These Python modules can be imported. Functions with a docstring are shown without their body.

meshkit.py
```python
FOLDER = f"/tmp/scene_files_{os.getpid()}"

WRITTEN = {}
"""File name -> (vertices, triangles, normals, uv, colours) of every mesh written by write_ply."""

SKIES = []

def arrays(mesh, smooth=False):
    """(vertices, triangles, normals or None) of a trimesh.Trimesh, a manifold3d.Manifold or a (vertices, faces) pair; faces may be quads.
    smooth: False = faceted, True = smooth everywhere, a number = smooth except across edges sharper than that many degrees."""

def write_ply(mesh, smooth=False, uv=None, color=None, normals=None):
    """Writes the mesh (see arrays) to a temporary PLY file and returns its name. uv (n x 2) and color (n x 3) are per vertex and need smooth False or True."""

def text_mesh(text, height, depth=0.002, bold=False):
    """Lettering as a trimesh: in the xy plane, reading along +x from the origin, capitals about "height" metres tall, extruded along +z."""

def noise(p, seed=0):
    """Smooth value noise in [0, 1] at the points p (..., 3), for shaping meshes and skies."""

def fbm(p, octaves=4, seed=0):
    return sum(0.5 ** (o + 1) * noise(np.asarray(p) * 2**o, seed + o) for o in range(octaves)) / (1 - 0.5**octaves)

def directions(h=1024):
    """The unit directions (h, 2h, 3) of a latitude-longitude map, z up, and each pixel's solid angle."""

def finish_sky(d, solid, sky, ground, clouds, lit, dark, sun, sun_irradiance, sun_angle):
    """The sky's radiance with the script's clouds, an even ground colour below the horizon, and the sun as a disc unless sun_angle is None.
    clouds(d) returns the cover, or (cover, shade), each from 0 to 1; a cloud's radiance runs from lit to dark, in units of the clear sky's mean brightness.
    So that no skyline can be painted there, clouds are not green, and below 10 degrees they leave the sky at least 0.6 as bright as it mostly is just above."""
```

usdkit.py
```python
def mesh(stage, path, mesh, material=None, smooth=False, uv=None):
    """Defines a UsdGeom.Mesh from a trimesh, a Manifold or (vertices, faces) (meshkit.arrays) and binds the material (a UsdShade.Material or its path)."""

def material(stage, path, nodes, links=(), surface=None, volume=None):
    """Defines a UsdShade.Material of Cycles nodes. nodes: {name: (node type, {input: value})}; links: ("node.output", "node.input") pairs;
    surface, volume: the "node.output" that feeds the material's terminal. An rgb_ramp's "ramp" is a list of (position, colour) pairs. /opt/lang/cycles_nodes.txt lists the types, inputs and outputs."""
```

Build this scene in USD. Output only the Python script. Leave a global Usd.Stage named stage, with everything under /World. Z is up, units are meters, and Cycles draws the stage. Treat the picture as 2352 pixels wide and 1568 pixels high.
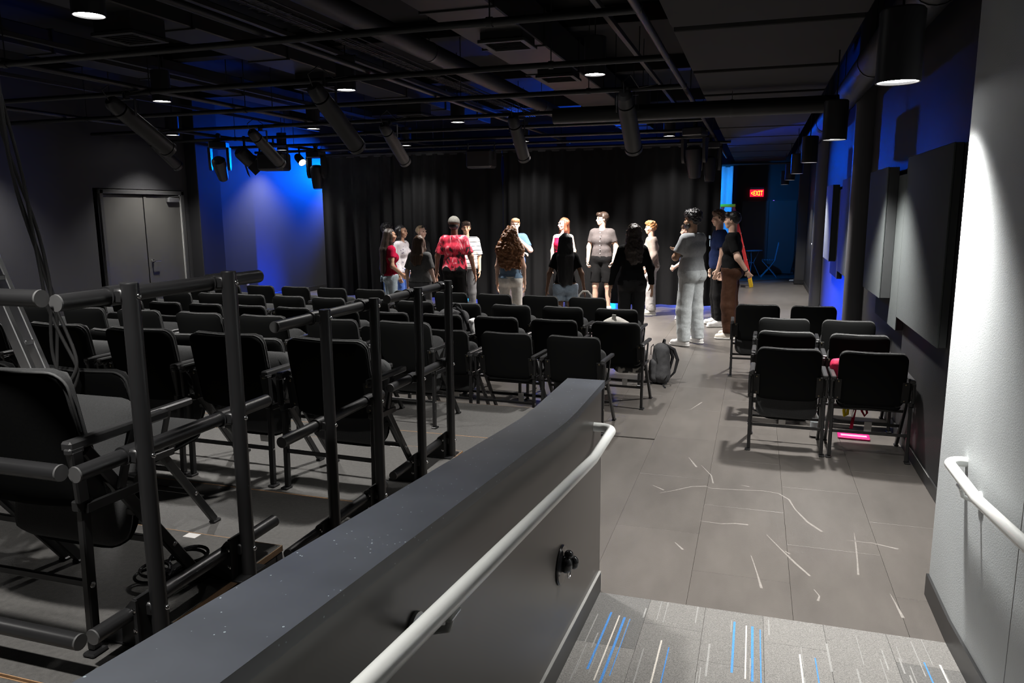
import math, random
import numpy as np, trimesh, usdkit, meshkit
from pxr import Usd, UsdGeom, UsdLux, UsdShade, Gf, Sdf

stage = Usd.Stage.CreateInMemory()
UsdGeom.SetStageUpAxis(stage, 'Z')
UsdGeom.Xform.Define(stage, '/World')
random.seed(7)
RNG = np.random.default_rng(7)
PI = math.pi

# ------------------------------------------------------------------ camera
cam = UsdGeom.Camera.Define(stage, '/World/Camera')
_pitch, _yaw, _roll = math.radians(9.76944), math.radians(-17.76785), math.radians(-0.41548)
_f = np.array([math.sin(_yaw) * math.cos(_pitch), math.cos(_yaw) * math.cos(_pitch), -math.sin(_pitch)])
_r0 = np.array([math.cos(_yaw), -math.sin(_yaw), 0.0]); _u0 = np.cross(_r0, _f)
_r = _r0 * math.cos(_roll) + _u0 * math.sin(_roll); _u = -_r0 * math.sin(_roll) + _u0 * math.cos(_roll)
cam.AddTransformOp().Set(Gf.Matrix4d(*_r, 0, *_u, 0, *(-_f), 0, 0, 0, 1.8, 1))
cam.CreateHorizontalApertureAttr(36.0)
cam.CreateFocalLengthAttr(36.0 * 1741.245 / 2352)
cam.CreateClippingRangeAttr(Gf.Vec2f(0.05, 200))
cam.CreateExposureAttr(0.0)

# ------------------------------------------------------------------ lights
UsdGeom.Xform.Define(stage, '/World/Lights')
_ln = [0]
def spot(pos, target, intensity, cone=45, soft=0.7, color=(1, 1, 1), radius=0.05):
    _ln[0] += 1
    l = UsdLux.SphereLight.Define(stage, '/World/Lights/beam_%03d' % _ln[0])
    p, t = np.array(pos, float), np.array(target, float)
    z = p - t; z /= np.linalg.norm(z)
    x = np.cross([0, 1, 0] if abs(z[1]) < 0.9 else [1, 0, 0], z); x /= np.linalg.norm(x)
    y = np.cross(z, x)
    l.AddTransformOp().Set(Gf.Matrix4d(*x, 0, *y, 0, *z, 0, *p, 1))
    l.CreateRadiusAttr(radius); l.CreateIntensityAttr(intensity); l.CreateNormalizeAttr(True)
    l.CreateColorAttr(Gf.Vec3f(*color))
    s = UsdLux.ShapingAPI.Apply(l.GetPrim())
    s.CreateShapingConeAngleAttr(cone); s.CreateShapingConeSoftnessAttr(soft)
    return l
WARM, COOL, BLUE = (1.0, 0.93, 0.86), (0.92, 0.97, 1.0), (0.0, 0.09, 1.0)
K_HOUSE, K_PENDANT, K_STAGE, K_BLUE = 110.0, 165.0, 560.0, 420.0
# stage fixtures on the pipe grid (their housings are built further down) and the blue LED units behind the curtain
spot((-2.9, 12.1, 2.95), (-2.95, 12.3, 0), K_STAGE, 58, 0.6, WARM, 0.08)
spot((-1.02, 12.9, 2.62), (-2.6, 11.2, 0.9), K_STAGE * 0.25, 40, 0.7, (1, 0.9, 0.85))
spot((-7.9, 12.32, 2.7), (-3.0, 11.6, 0.9), K_STAGE * 2.2, 22, 0.6, (0.95, 0.96, 1.0))
spot((-9.25, 17.2, 2.80), (-9.83, 14.4, 2.0), K_BLUE * 1.5, 42, 0.8, BLUE, 0.2)
spot((-1.2, 17.2, 2.75), (1.05, 12.0, 1.9), K_BLUE * .17, 20, 0.8, BLUE)
spot((-3.5, 16.6, 2.6), (-3.2, 12.5, 4.2), K_BLUE * 0.3, 60, 0.8, BLUE)
spot((-4.8, 17.5, 2.7), (-4.8, 22.6, 1.8), K_BLUE * 0.16, 60, 0.8, BLUE)
spot((-1.4, 18.0, 2.6), (-0.75, 20.2, 1.5), K_BLUE * .30, 40, 0.8, (0.0, 0.28, 1.0))
for _x in (-7.6, -6.0, -4.4, -2.8, -1.2):
    spot((_x, 15.5, 0.07), (_x, 14.0, 0.03), K_BLUE * 0.6, 70, 0.5, (0.0, 0.05, 1.0), 0.03)

# ------------------------------------------------------------------ helpers
class MB:
    """collects shapes into one mesh"""
    def __init__(self): self.v, self.f, self.n = [], [], 0
    def add(self, v, f):
        v, f = np.asarray(v, float), np.asarray(f, int)
        if f.shape[1] == 4: f = np.vstack([f[:, [0, 1, 2]], f[:, [0, 2, 3]]])
        self.v.append(v); self.f.append(f + self.n); self.n += len(v); return self
    def mesh(self): return np.vstack(self.v), np.vstack(self.f)
    def box(self, c, s, bev=0.0, R=None):
        h = np.array(s, float) / 2
        if bev <= 0:
            v = np.array([[x, y, z] for x in (-1, 1) for y in (-1, 1) for z in (-1, 1)]) * h; f = BOXF
        else:
            b = min(bev, h.min() * 0.9); v = []
            for x in (-1, 1):
                for y in (-1, 1):
                    for z in (-1, 1):
                        sg = np.array([x, y, z])
                        for k in range(3):
                            q = h - b; q[k] = h[k]; v.append(sg * q)
            v, f = np.array(v), CHF
        if R is not None: v = v @ np.asarray(R).T
        return self.add(v + np.array(c, float), f)
    def bar(self, p, q, w, t, bev=0.0, up=(0, 0, 1), ext=0.0):
        """box from p to q, w across, t along 'up'"""
        p, q = np.array(p, float), np.array(q, float); d = q - p; L = np.linalg.norm(d); d /= L
        s = np.cross(d, up); 
        if np.linalg.norm(s) < 1e-6: s = np.cross(d, (1, 0, 0))
        s /= np.linalg.norm(s); n = np.cross(s, d)
        return self.box((p + q) / 2, (w, L + 2 * ext, t), bev, np.stack([s, d, n], 1))
    def cyl(self, p, q, r, seg=12, r2=None):
        p, q = np.array(p, float), np.array(q, float)
        return self.tube([p, q], [r, r if r2 is None else r2], seg)
    def tube(self, pts, r, seg=8, caps=True):
        p = np.asarray(pts, float); n = len(p)
        r = np.broadcast_to(np.asarray(r, float), (n,))
        t = np.gradient(p, axis=0) if n > 2 else np.repeat([p[-1] - p[0]], n, 0)
        t = t / (np.linalg.norm(t, axis=1, keepdims=True) + 1e-12)
        a = np.cross(t[0], (0, 0, 1) if abs(t[0][2]) < 0.9 else (1, 0, 0)); A = []
        for i in range(n):
            a = a - t[i] * (a @ t[i]); a = a / (np.linalg.norm(a) + 1e-12); A.append(a)
        A = np.array(A); Bv = np.cross(t, A); ang = np.arange(seg) * 2 * PI / seg
        v = p[:, None] + r[:, None, None] * (np.cos(ang)[None, :, None] * A[:, None] + np.sin(ang)[None, :, None] * Bv[:, None])
        i, j = np.meshgrid(np.arange(n - 1), np.arange(seg), indexing='ij')
        q = np.stack([i * seg + j, i * seg + (j + 1) % seg, (i + 1) * seg + (j + 1) % seg, (i + 1) * seg + j], -1).reshape(-1, 4)
        v = v.reshape(-1, 3)
        f = np.vstack([q[:, [0, 1, 2]], q[:, [0, 2, 3]]])
        if caps:
            k = len(v); v = np.vstack([v, p[:1], p[-1:]])
            e = np.arange(seg); e2 = (e + 1) % seg; o = (n - 1) * seg
            f = np.vstack([f, np.stack([np.full(seg, k), e2, e], 1), np.stack([np.full(seg, k + 1), o + e, o + e2], 1)])
        return self.add(v, f)
    def lathe(self, prof, c=(0, 0, 0), R=None, seg=20):
        prof = np.asarray(prof, float); n = len(prof); ang = np.arange(seg) * 2 * PI / seg
        v = np.stack([prof[:, 0, None] * np.cos(ang), prof[:, 0, None] * np.sin(ang), np.repeat(prof[:, 1, None], seg, 1)], -1).reshape(-1, 3)
        i, j = np.meshgrid(np.arange(n - 1), np.arange(seg), indexing='ij')
        q = np.stack([i * seg + j, i * seg + (j + 1) % seg, (i + 1) * seg + (j + 1) % seg, (i + 1) * seg + j], -1).reshape(-1, 4)
        if R is not None: v = v @ np.asarray(R).T
        return self.add(v + np.array(c, float), q)
    def prism(self, poly, d, o=(0, 0, 0), X=(1, 0, 0), Y=(0, 1, 0)):
        """polygon extruded by d along X x Y"""
        from shapely.geometry import Polygon
        m = trimesh.creation.extrude_polygon(poly if hasattr(poly, 'exterior') else Polygon(poly), abs(d), engine='earcut')
        X, Y = np.array(X, float), np.array(Y, float); Z = np.cross(X, Y) * (1 if d > 0 else -1)
        v = m.vertices @ np.stack([X, Y, Z]); f = m.faces if d > 0 else m.faces[:, ::-1]
        return self.add(v + np.array(o, float), f)
    def ell(self, c, r, R=None, sub=2):
        m = ICO[sub]; v = m[0] * np.array(r, float)
        if R is not None: v = v @ np.asarray(R).T
        return self.add(v + np.array(c, float), m[1])
BOXF = np.array([[0, 1, 3, 2], [4, 6, 7, 5], [0, 4, 5, 1], [2, 3, 7, 6], [0, 2, 6, 4], [1, 5, 7, 3]])
def _chf():
    b = MB(); v = []
    for x in (-1, 1):
        for y in (-1, 1):
            for z in (-1, 1):
                for k in range(3):
                    q = np.array([.8, .8, .8]); q[k] = 1; v.append(np.array([x, y, z]) * q)
    from scipy.spatial import ConvexHull
    v = np.array(v); h = ConvexHull(v); f = h.simplices.copy()
    for i, t in enumerate(f):
        n = np.cross(v[t[1]] - v[t[0]], v[t[2]] - v[t[0]])
        if n @ v[t].mean(0) < 0: f[i] = t[::-1]
    return f
CHF = _chf()
ICO = {k: (np.array(m.vertices), np.array(m.faces)) for k in (1, 2, 3) for m in [trimesh.creation.icosphere(k, 1.0)]}
def rotz(a): c, s = math.cos(a), math.sin(a); return np.array([[c, -s, 0], [s, c, 0], [0, 0, 1.0]])
def rotx(a): c, s = math.cos(a), math.sin(a); return np.array([[1, 0, 0], [0, c, -s], [0, s, c]])
def roty(a): c, s = math.cos(a), math.sin(a); return np.array([[c, 0, s], [0, 1, 0], [-s, 0, c]])
def axis_to(d):
    """rotation that takes +z to d"""
    d = np.array(d, float); d /= np.linalg.norm(d)
    x = np.cross((0, 1, 0) if abs(d[1]) < .95 else (1, 0, 0), d); x /= np.linalg.norm(x)
    return np.stack([x, np.cross(d, x), d], 1)

_used = {}
def path_for(name, parent):
    base = str(parent.GetPath()) if parent is not None else '/World'
    k = _used.get((base, name), 0); _used[(base, name)] = k + 1
    return '%s/%s' % (base, name if k == 0 else '%s_%03d' % (name, k))
def tagp(p, label=None, cat=None, group=None, kind=None):
    for k, v in (('label', label), ('category', cat), ('group', group), ('kind', kind)):
        if v: p.SetCustomDataByKey(k, v)
    return p
def obj(name, mesh, m, parent=None, smooth=32, label=None, cat=None, group=None, kind=None):
    if isinstance(mesh, MB): mesh = mesh.mesh()
    pr = usdkit.mesh(stage, path_for(name, parent), mesh, m, smooth=smooth).GetPrim()
    return tagp(pr, label, cat, group, kind)
def thing(name, label, cat, loc=(0, 0, 0), rz=0.0, group=None, kind=None):
    x = UsdGeom.Xform.Define(stage, path_for(name, None))
    x.AddTranslateOp().Set(Gf.Vec3d(*map(float, loc))); x.AddRotateZOp().Set(math.degrees(rz))
    return tagp(x.GetPrim(), label, cat, group, kind)
def struct(name, mesh, m, parent=None, smooth=32, label=None):
    return obj(name, mesh, m, parent, smooth, label, kind=None if parent is not None else 'structure')
def dup(root, loc, rz, label, group=None):
    import re
    base = re.sub(r'_\d{3}$', '', root.GetName())
    r = thing(base, label, root.GetCustomDataByKey('category'), loc, rz, group or root.GetCustomDataByKey('group'))
    r.GetReferences().AddInternalReference(root.GetPath()); r.SetInstanceable(True)
    return r

# ------------------------------------------------------------------ materials
_mats = {}
def mat(name, col, rough=0.5, noise=0.12, scale=9.0, metallic=0.0, spec=0.5, bump=0.0, bscale=60.0, world=False, rnd=0.0, stretch=None, sheen=0.0, tex=None, coat=0.0):
    if name in _mats: return _mats[name]
    col = np.array(col, float)
    nodes = {'tc': ('texture_coordinate', {}), 'geo': ('geometry', {}),
             'mp': ('mapping', {'scale': tuple(stretch or (1, 1, 1))}),
             'n': ('noise_texture', {'scale': scale, 'detail': 4.0, 'roughness': 0.6}),
             'r': ('rgb_ramp', {'ramp': [(0.25, tuple(np.clip(col * (1 - noise), 0, 1))), (0.75, tuple(np.clip(col * (1 + noise), 0, 1)))]}),
             'p': ('principled_bsdf', {'roughness': rough, 'metallic': metallic, 'specular_ior_level': spec, 'sheen_weight': sheen, 'coat_weight': coat})}
    links = [('geo.position' if world else 'tc.object', 'mp.vector'), ('mp.vector', 'n.vector'), ('n.fac', 'r.fac')]
    out = 'r.color'
    if rnd:
        nodes['oi'] = ('object_info', {}); nodes['mr'] = ('map_range', {'from_min': 0., 'from_max': 1., 'to_min': 1 - rnd, 'to_max': 1 + rnd})
        nodes['hv'] = ('hsv', {}); links += [('oi.random', 'mr.value'), ('mr.result', 'hv.value'), (out, 'hv.color')]; out = 'hv.color'
    links.append((out, 'p.base_color'))
    if bump:
        nodes['bn'] = ('noise_texture', {'scale': bscale, 'detail': 3.0}); nodes['b'] = ('bump', {'strength': bump, 'distance': 0.004})
        links += [('mp.vector', 'bn.vector'), ('bn.fac', 'b.height'), ('b.normal', 'p.normal')]
    _mats[name] = usdkit.material(stage, '/World/Looks/' + name, nodes, links, surface='p.BSDF')
    return _mats[name]
def emit(name, col, strength):
    if name not in _mats:
        _mats[name] = usdkit.material(stage, '/World/Looks/' + name, {'e': ('emission', {'color': col, 'strength': strength})}, surface='e.emission')
    return _mats[name]
WALL = mat('wall_paint', (.016, .016, .0175), .55, .08, 3, world=True, bump=.15, bscale=120)
WALLB = mat('wall_far', (.036, .036, .038), .6, .06, 3, world=True, bump=.15, bscale=120)
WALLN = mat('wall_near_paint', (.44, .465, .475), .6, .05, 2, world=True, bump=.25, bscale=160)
BLACK = mat('black_paint', (.022, .022, .023), .5, .1, 5, world=True)
CEIL = mat('ceiling_black', (.003, .003, .0033), .9, .2, 4, world=True)
CLOUD = mat('ceiling_panel_felt', (.024, .0225, .022), .9, .12, 2, world=True)
DUCT = mat('duct_grey', (.010, .010, .010), .55, .15, 4, world=True)
PIPE = mat('pipe_black', (.013, .013, .0133), .45, .15, 6)
FIX = mat('fixture_black', (.022, .022, .024), .4, .1, 10)
FIXG = mat('fixture_grey', (.022, .022, .0215), .5, .15, 8)
BASEB = mat('baseboard_rubber', (.025, .025, .026), .4, .1, 8, world=True)
RUBBERW = mat('trim_edge_pale', (.35, .35, .34), .5)
DOORM = mat('door_paint', (.075, .073, .068), .42, .06, 3, world=True)
FRAMEM = mat('door_frame_paint', (.06, .06, .06), .35, .06, 3)
CHROME = mat('chrome', (.75, .75, .75), .18, .03, 5, metallic=1.0)
ALU = mat('aluminium', (.62, .62, .63), .35, .08, 12, metallic=0.9)
FELT = mat('acoustic_felt', (.045, .053, .053), .95, .06, 20, bump=.3, bscale=300)
BLACKFELT = mat('acoustic_felt_edge', (.03, .033, .034), .95, .06, 20)
WHITERAIL = mat('white_enamel', (.80, .82, .80), .28, .02, 3, coat=.3)
CAPM = mat('wall_cap_slate', (.075, .083, .098), .45, .2, 4, world=True)
PANELM = mat('ramp_wall_panel', (.048, .044, .041), .34, .06, 2.5, world=True)
FABRIC = mat('seat_fabric', (.042, .043, .044), .9, .25, 260, bump=.5, bscale=700, sheen=.12)
SHELLB = mat('bracket_black', (.010, .010, .010), .5, .1, 20, spec=.3)
PIPING = mat('seat_piping', (.085, .086, .086), .7, .1, 60)
SHELL = mat('seat_shell_fabric', (.009, .0094, .0094), 1.0, .2, 200, spec=.03)
CHAIRM = mat('chair_steel_black', (.014, .014, .0145), .33, .12, 20)
ARMM = mat('armrest_plastic', (.035, .035, .036), .33, .1, 20)
BOLT = mat('bolt_brass', (.22, .19, .13), .3, .05, 20, metallic=1.0)
WHITEC = mat('white_card', (.78, .76, .74), .6, .03, 10)
DECK = mat('deck_coating', (.11, .107, .102), .5, .22, 60, world=True, bump=.35, bscale=260)
DECKEDGE = mat('deck_edge_ply', (.42, .25, .13), .6, .2, 20)
TUBEM = mat('guard_tube_black', (.020, .020, .021), .38, .1, 10)
CAPEND = mat('tube_cap_grey', (.10, .10, .10), .5, .08, 30)
VELVET = mat('curtain_velvet', (.010, .010, .0105), .95, .12, 30, spec=.1)
FLOORM = mat('floor_vinyl', (.100, .091, .083), .36, .16, 5, world=True, rnd=.05, bump=.12, bscale=220, stretch=(1, .35, 1))
FLOORB = mat('floor_vinyl_far', (.100, .091, .083), .36, .16, 5, world=True, bump=.12, bscale=220, stretch=(1, .35, 1))
SCUFF = mat('scuff_chalk', (.205, .19, .175), .6, .25, 60)
CARPET = mat('carpet_loop', (.21, .205, .195), .95, .45, 190, world=True, bump=1.0, bscale=420, rnd=.10)
CARPDK = mat('carpet_loop_dark', (.15, .148, .143), .95, .4, 190, world=True, bump=1.0, bscale=420)
YBLUE = mat('carpet_yarn_blue', (.07, .25, .62), .9, .3, 200, world=True, bump=.8, bscale=420)
YWHITE = mat('carpet_yarn_white', (.62, .58, .53), .9, .3, 200, world=True, bump=.8, bscale=420)
YGREY = mat('carpet_yarn_grey', (.28, .28, .27), .9, .3, 200, world=True, bump=.8, bscale=420)
def speckled(name, base, spk, scale, thr, rough):
    _mats[name] = usdkit.material(stage, '/World/Looks/' + name, {
        'g': ('geometry', {}), 'v': ('voronoi_texture', {'scale': scale}), 'l': ('math', {'math_type': 'less_than', 'value2': thr}),
        'n': ('noise_texture', {'scale': 5.0, 'detail': 5.0}), 'n2': ('noise_texture', {'scale': scale * .5}), 'l2': ('math', {'math_type': 'greater_than', 'value2': .56}), 'mm': ('math', {'math_type': 'multiply'}),
        'r': ('rgb_ramp', {'ramp': [(.25, tuple(np.array(base) * .8)), (.75, tuple(np.array(base) * 1.2))]}),
        'm': ('mix', {'color2': spk}), 'p': ('principled_bsdf', {'roughness': rough})},
        [('g.position', 'v.vector'), ('g.position', 'n.vector'), ('g.position', 'n2.vector'), ('v.distance', 'l.value1'), ('n2.fac', 'l2.value1'), ('l.value', 'mm.value1'), ('l2.value', 'mm.value2'),
         ('n.fac', 'r.fac'), ('r.color', 'm.color1'), ('mm.value', 'm.fac'), ('m.color', 'p.base_color')], surface='p.BSDF')
    return _mats[name]
CAPS = speckled('wall_cap_speckle', (.060, .067, .080), (.30, .36, .39), 70, .13, .42)

# ------------------------------------------------------------------ room
ZC = 4.0
fl = struct('floor', MB().box((-4.4, 13.0, -.06), (11.4, 20.2, .10)).box((-4.4, 1.0, -.06), (11.4, 4.0, .1)), FLOORB, label='dark grey vinyl tile floor with pale scuffs')
for ix in range(-2, 5):                                   # the tiles that can be told apart
    x0 = -.70 + ix * .4665
    off = (ix % 2) * .457
    y0 = 4.15 - .914 - off if ix != 0 else 4.15 - .914
    for k in range(12):
        ya, yb = y0 + k * .914, y0 + (k + 1) * .914
        xa, xb = x0, min(x0 + .4665, 1.14)
        if ix < 0 : ya, yb = max(ya, 5.90), max(yb, 5.90)
        ya = max(ya, 3.335)
        if yb - ya < .05: continue
        obj('floor_tile', MB().box(((xa + xb) / 2, (ya + yb) / 2, -.0055), (xb - xa - .0011, yb - ya - .0011, .011), .0007), FLOORM, fl, smooth=False)
SC = [[(-.25, 4.94), (-.21, 4.90), (.0, 4.93), (.12, 4.95), (.21, 4.93), (.27, 4.84), (.30, 4.68), (.36, 4.50), (.43, 4.38)],
      [(-.52, 4.72), (-.45, 4.78), (-.33, 4.90), (-.24, 4.93)], [(-.24, 4.34), (-.12, 4.33), (-.04, 4.36), (.03, 4.36)],
      [(.13, 4.25), (.20, 4.08), (.27, 3.92), (.33, 3.80)], [(.60, 4.42), (.59, 4.25), (.575, 4.05), (.56, 3.88)], [(.55, 4.30), (.68, 4.30), (.80, 4.26)],
      [(.22, 4.06), (.245, 4.03)], [(-.02, 5.02), (.03, 5.0)], [(.68, 3.72), (.69, 3.62), (.70, 3.50)], [(-.3, 5.35), (-.22, 5.15), (-.2, 5.0)], [(.34, 3.66), (.36, 3.6), (.35, 3.55)],
      [(-.35, 4.0), (-.30, 3.92)], [(-.58, 4.85), (-.5, 4.78)], [(.05, 3.95), (.08, 3.75), (.1, 3.6)], [(-.4, 5.5), (-.33, 5.3)], [(-.5, 6.9), (-.42, 7.2)]]
for pl in SC:
    p = np.array([(x, y, .0004) for x, y in pl]); t = np.gradient(p, axis=0); t /= np.linalg.norm(t, axis=1, keepdims=True)
    s = np.stack([-t[:, 1], t[:, 0], 0 * t[:, 0]], 1) * (np.linspace(.3, 1, len(p)) * (.0045 + .004 * RNG.random(len(p))))[:, None]
    v = np.vstack([p + s, p - s, p + s - (0, 0, .0003), p - s - (0, 0, .0003)]); n = len(p); i = np.arange(n - 1)
    obj('scuff_mark', MB().add(v, np.stack([i + n, i + n + 1, i + 1, i], 1)).add(v, np.stack([i + 2 * n, i + 1 + 2 * n, i + 1 + 3 * n, i + 3 * n], 1)), SCUFF, fl, smooth=False)
struct('ceiling', MB().box((-4.4, 10.4, ZC + .05), (11.4, 25.4, .1)), CEIL)
XL, XR = -9.83, 1.14
wl = struct('wall_left', MB().box((XL - .1, 17.4, 2.0), (.2, 10.8, 4.1)).box((XL - .1, 5.5, 3.125), (.2, 13.0, 1.85)).box((XL - .1, 3.6, 1.05), (.2, 11.66, 2.3)).box((XL - .1, 11.7, 1.05), (.2, .68, 2.3)), WALLB)
struct('trim_1', MB().box((XL + .12, 11.82, 2.0), (.24, .62, 4.1), .01), WALL, label='dark pilaster on the wall past the double door')
struct('wall_right', MB().box((XR + .1, 13.2, 2.0), (.2, 19.2, 4.1)), WALL)
struct('wall_far', MB().box((-4.4, 22.8, 2.0), (11.4, .2, 4.1)), WALL)
struct('wall_back', MB().box((-4.4, -2.1, 2.0), (11.4, .2, 4.1)), WALL)
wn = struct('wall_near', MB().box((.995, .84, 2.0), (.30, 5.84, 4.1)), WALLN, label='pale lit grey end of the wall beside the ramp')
struct('panel_joint', MB().box((.8455, 2.66, 2.0), (.002, .004, 4.0)), BLACK, wn)
struct('baseboard_left', MB().box((XL + .006, 3.6, .05), (.012, 11.6, .10), .003).box((XL + .006, 17.4, .05), (.012, 10.6, .10), .003), BASEB)
bb = struct('baseboard_right', MB().box((XR - .006, 13.2, .045), (.012, 18.9, .09), .003), BASEB)
struct('pale_edge', MB().box((XR - .0125, 5.6, .0905), (.002, .7, .004)), RUBBERW, bb)
# ramp towards the camera: 1 in 12, carpet planks laid over it
def rz_(y): return max(0.0, (3.335 - y) / 12.0)
rp = struct('floor_ramp', MB().prism([(3.335, -.004), (-2.0, rz_(-2.0) - .004), (-2.0, -.05), (3.335, -.05)], 1.49, (-.645, 0, 0), (0, 1, 0), (0, 0, 1)), CARPDK, label='carpeted ramp running down to the vinyl floor')
th = math.atan(1 / 12)
Rr = rotx(-th)
for ix in range(6):
    for k in range(6):
        y1 = 3.335 - k * .5 + (ix % 2) * .25
        y0 = y1 - .5
        y1 = min(y1, 3.335)
        xa, xb = -.645 + ix * .25, min(-.645 + ix * .25 + .25, .845)
        if xb - xa < .02 or y1 - y0 < .05: continue
        obj('carpet_tile', MB().box(((xa + xb) / 2, (y0 + y1) / 2, rz_((y0 + y1) / 2) - .002), (xb - xa - .0008, (y1 - y0) / math.cos(th) - .0008, .006), .001, Rr), CARPET if (ix * 5 + k * 3) % 7 else CARPDK, rp, smooth=False)
def stripe(x, ya, yb, w, m, lab):
    obj('carpet_stripe', MB().box((x, (ya + yb) / 2, rz_((ya + yb) / 2) + .0006), (w, (yb - ya) / math.cos(th), .0016), 0, Rr), m, rp, smooth=False, label=lab)
for x, ya, yb, w, m, lab in [(-.545, 2.62, 3.14, .009, YBLUE, 'blue yarn stripe'), (-.505, 2.55, 3.12, .006, YWHITE, 'white yarn stripe'), (-.480, 2.5, 3.11, .010, YBLUE, 'blue yarn stripe'), (-.455, 2.6, 3.1, .004, YBLUE, 'blue yarn stripe'),
        (-.015, 2.78, 3.23, .009, YBLUE, 'blue yarn stripe'), (.035, 2.75, 3.21, .006, YWHITE, 'white yarn stripe'), (.060, 2.74, 3.21, .010, YBLUE, 'blue yarn stripe'), (.092, 2.73, 3.19, .005, YBLUE, 'blue yarn stripe'),
        (.243, 2.5, 3.02, .007, YWHITE, 'white yarn stripe'), (.300, 2.5, 3.01, .005, YBLUE, 'blue yarn stripe'), (-.30, 2.5, 2.95, .007, YWHITE, 'white yarn stripe'), (-.265, 2.5, 2.90, .005, YBLUE, 'blue yarn stripe'),
        (.712, 2.94, 3.12, .006, YBLUE, 'blue yarn stripe'), (.768, 2.90, 3.12, .008, YWHITE, 'white yarn stripe')]:
    stripe(x, ya, yb, w, m, lab)
for k in range(46):
    x = -.62 + 1.44 * RNG.random(); ya = 2.2 + 1.0 * RNG.random(); yb = min(3.33, ya + .1 + .22 * RNG.random())
    stripe(x, ya, yb, .003 + .006 * RNG.random() ** 2, YGREY, None)
struct('baseboard_near', MB().prism([(3.765, 0), (3.765, .105), (3.335, .105), (-2.0, .105 + rz_(-2.0)), (-2.0, rz_(-2.0)), (3.335, 0)], -.012, (.845, 0, 0), (0, 1, 0), (0, 0, 1)), BASEB)

# half wall along the ramp, with its slate cap
XW = -.645
top = [(3.365, 1.0), (2.80, 1.0), (2.62, 1.006), (2.45, 1.02), (-2.0, 1.02 + 4.45 / 11.2)]
hw = struct('wall_ramp', MB().prism([(3.355, 0), (3.355, 1.0), (2.80, 1.0), (2.62, 1.006), (2.45, 1.02), (-2.0, 1.02 + 4.45 / 11.2), (-2.0, 0)], .150, (XW - .15, 0, 0), (0, 1, 0), (0, 0, 1)), PANELM, label='grey half wall beside the ramp')
cp = [(3.372, 1.030), (2.80, 1.030), (2.62, 1.036), (2.45, 1.050), (-2.0, 1.05 + 4.45 / 11.2)]
struct('wall_cap', MB().prism(cp[::-1] + [(y, z - .030) for y, z in cp], .176, (XW - .164, 0, 0), (0, 1, 0), (0, 0, 1)), CAPS, hw)
struct('end_strip', MB().box((XW - .004, 3.357, .5), (.008, .006, 1.0)), BLACK, hw)
bbr = struct('baseboard_ramp', MB().prism([(3.345, 0), (3.345, .10), (3.335, .10), (-2.0, .10 + rz_(-2.0)), (-2.0, rz_(-2.0)), (3.335, 0)], .010, (XW, 0, 0), (0, 1, 0), (0, 0, 1)), BASEB)
struct('pale_edge', MB().prism([(3.347, 0), (3.347, .1035), (3.335, .1035), (-2.0, .1035 + rz_(-2.0)), (-2.0, .10 + rz_(-2.0)), (3.335, .10), (3.343, .1), (3.343, 0)], .011, (XW, 0, 0), (0, 1, 0), (0, 0, 1)), RUBBERW, bbr)

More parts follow.
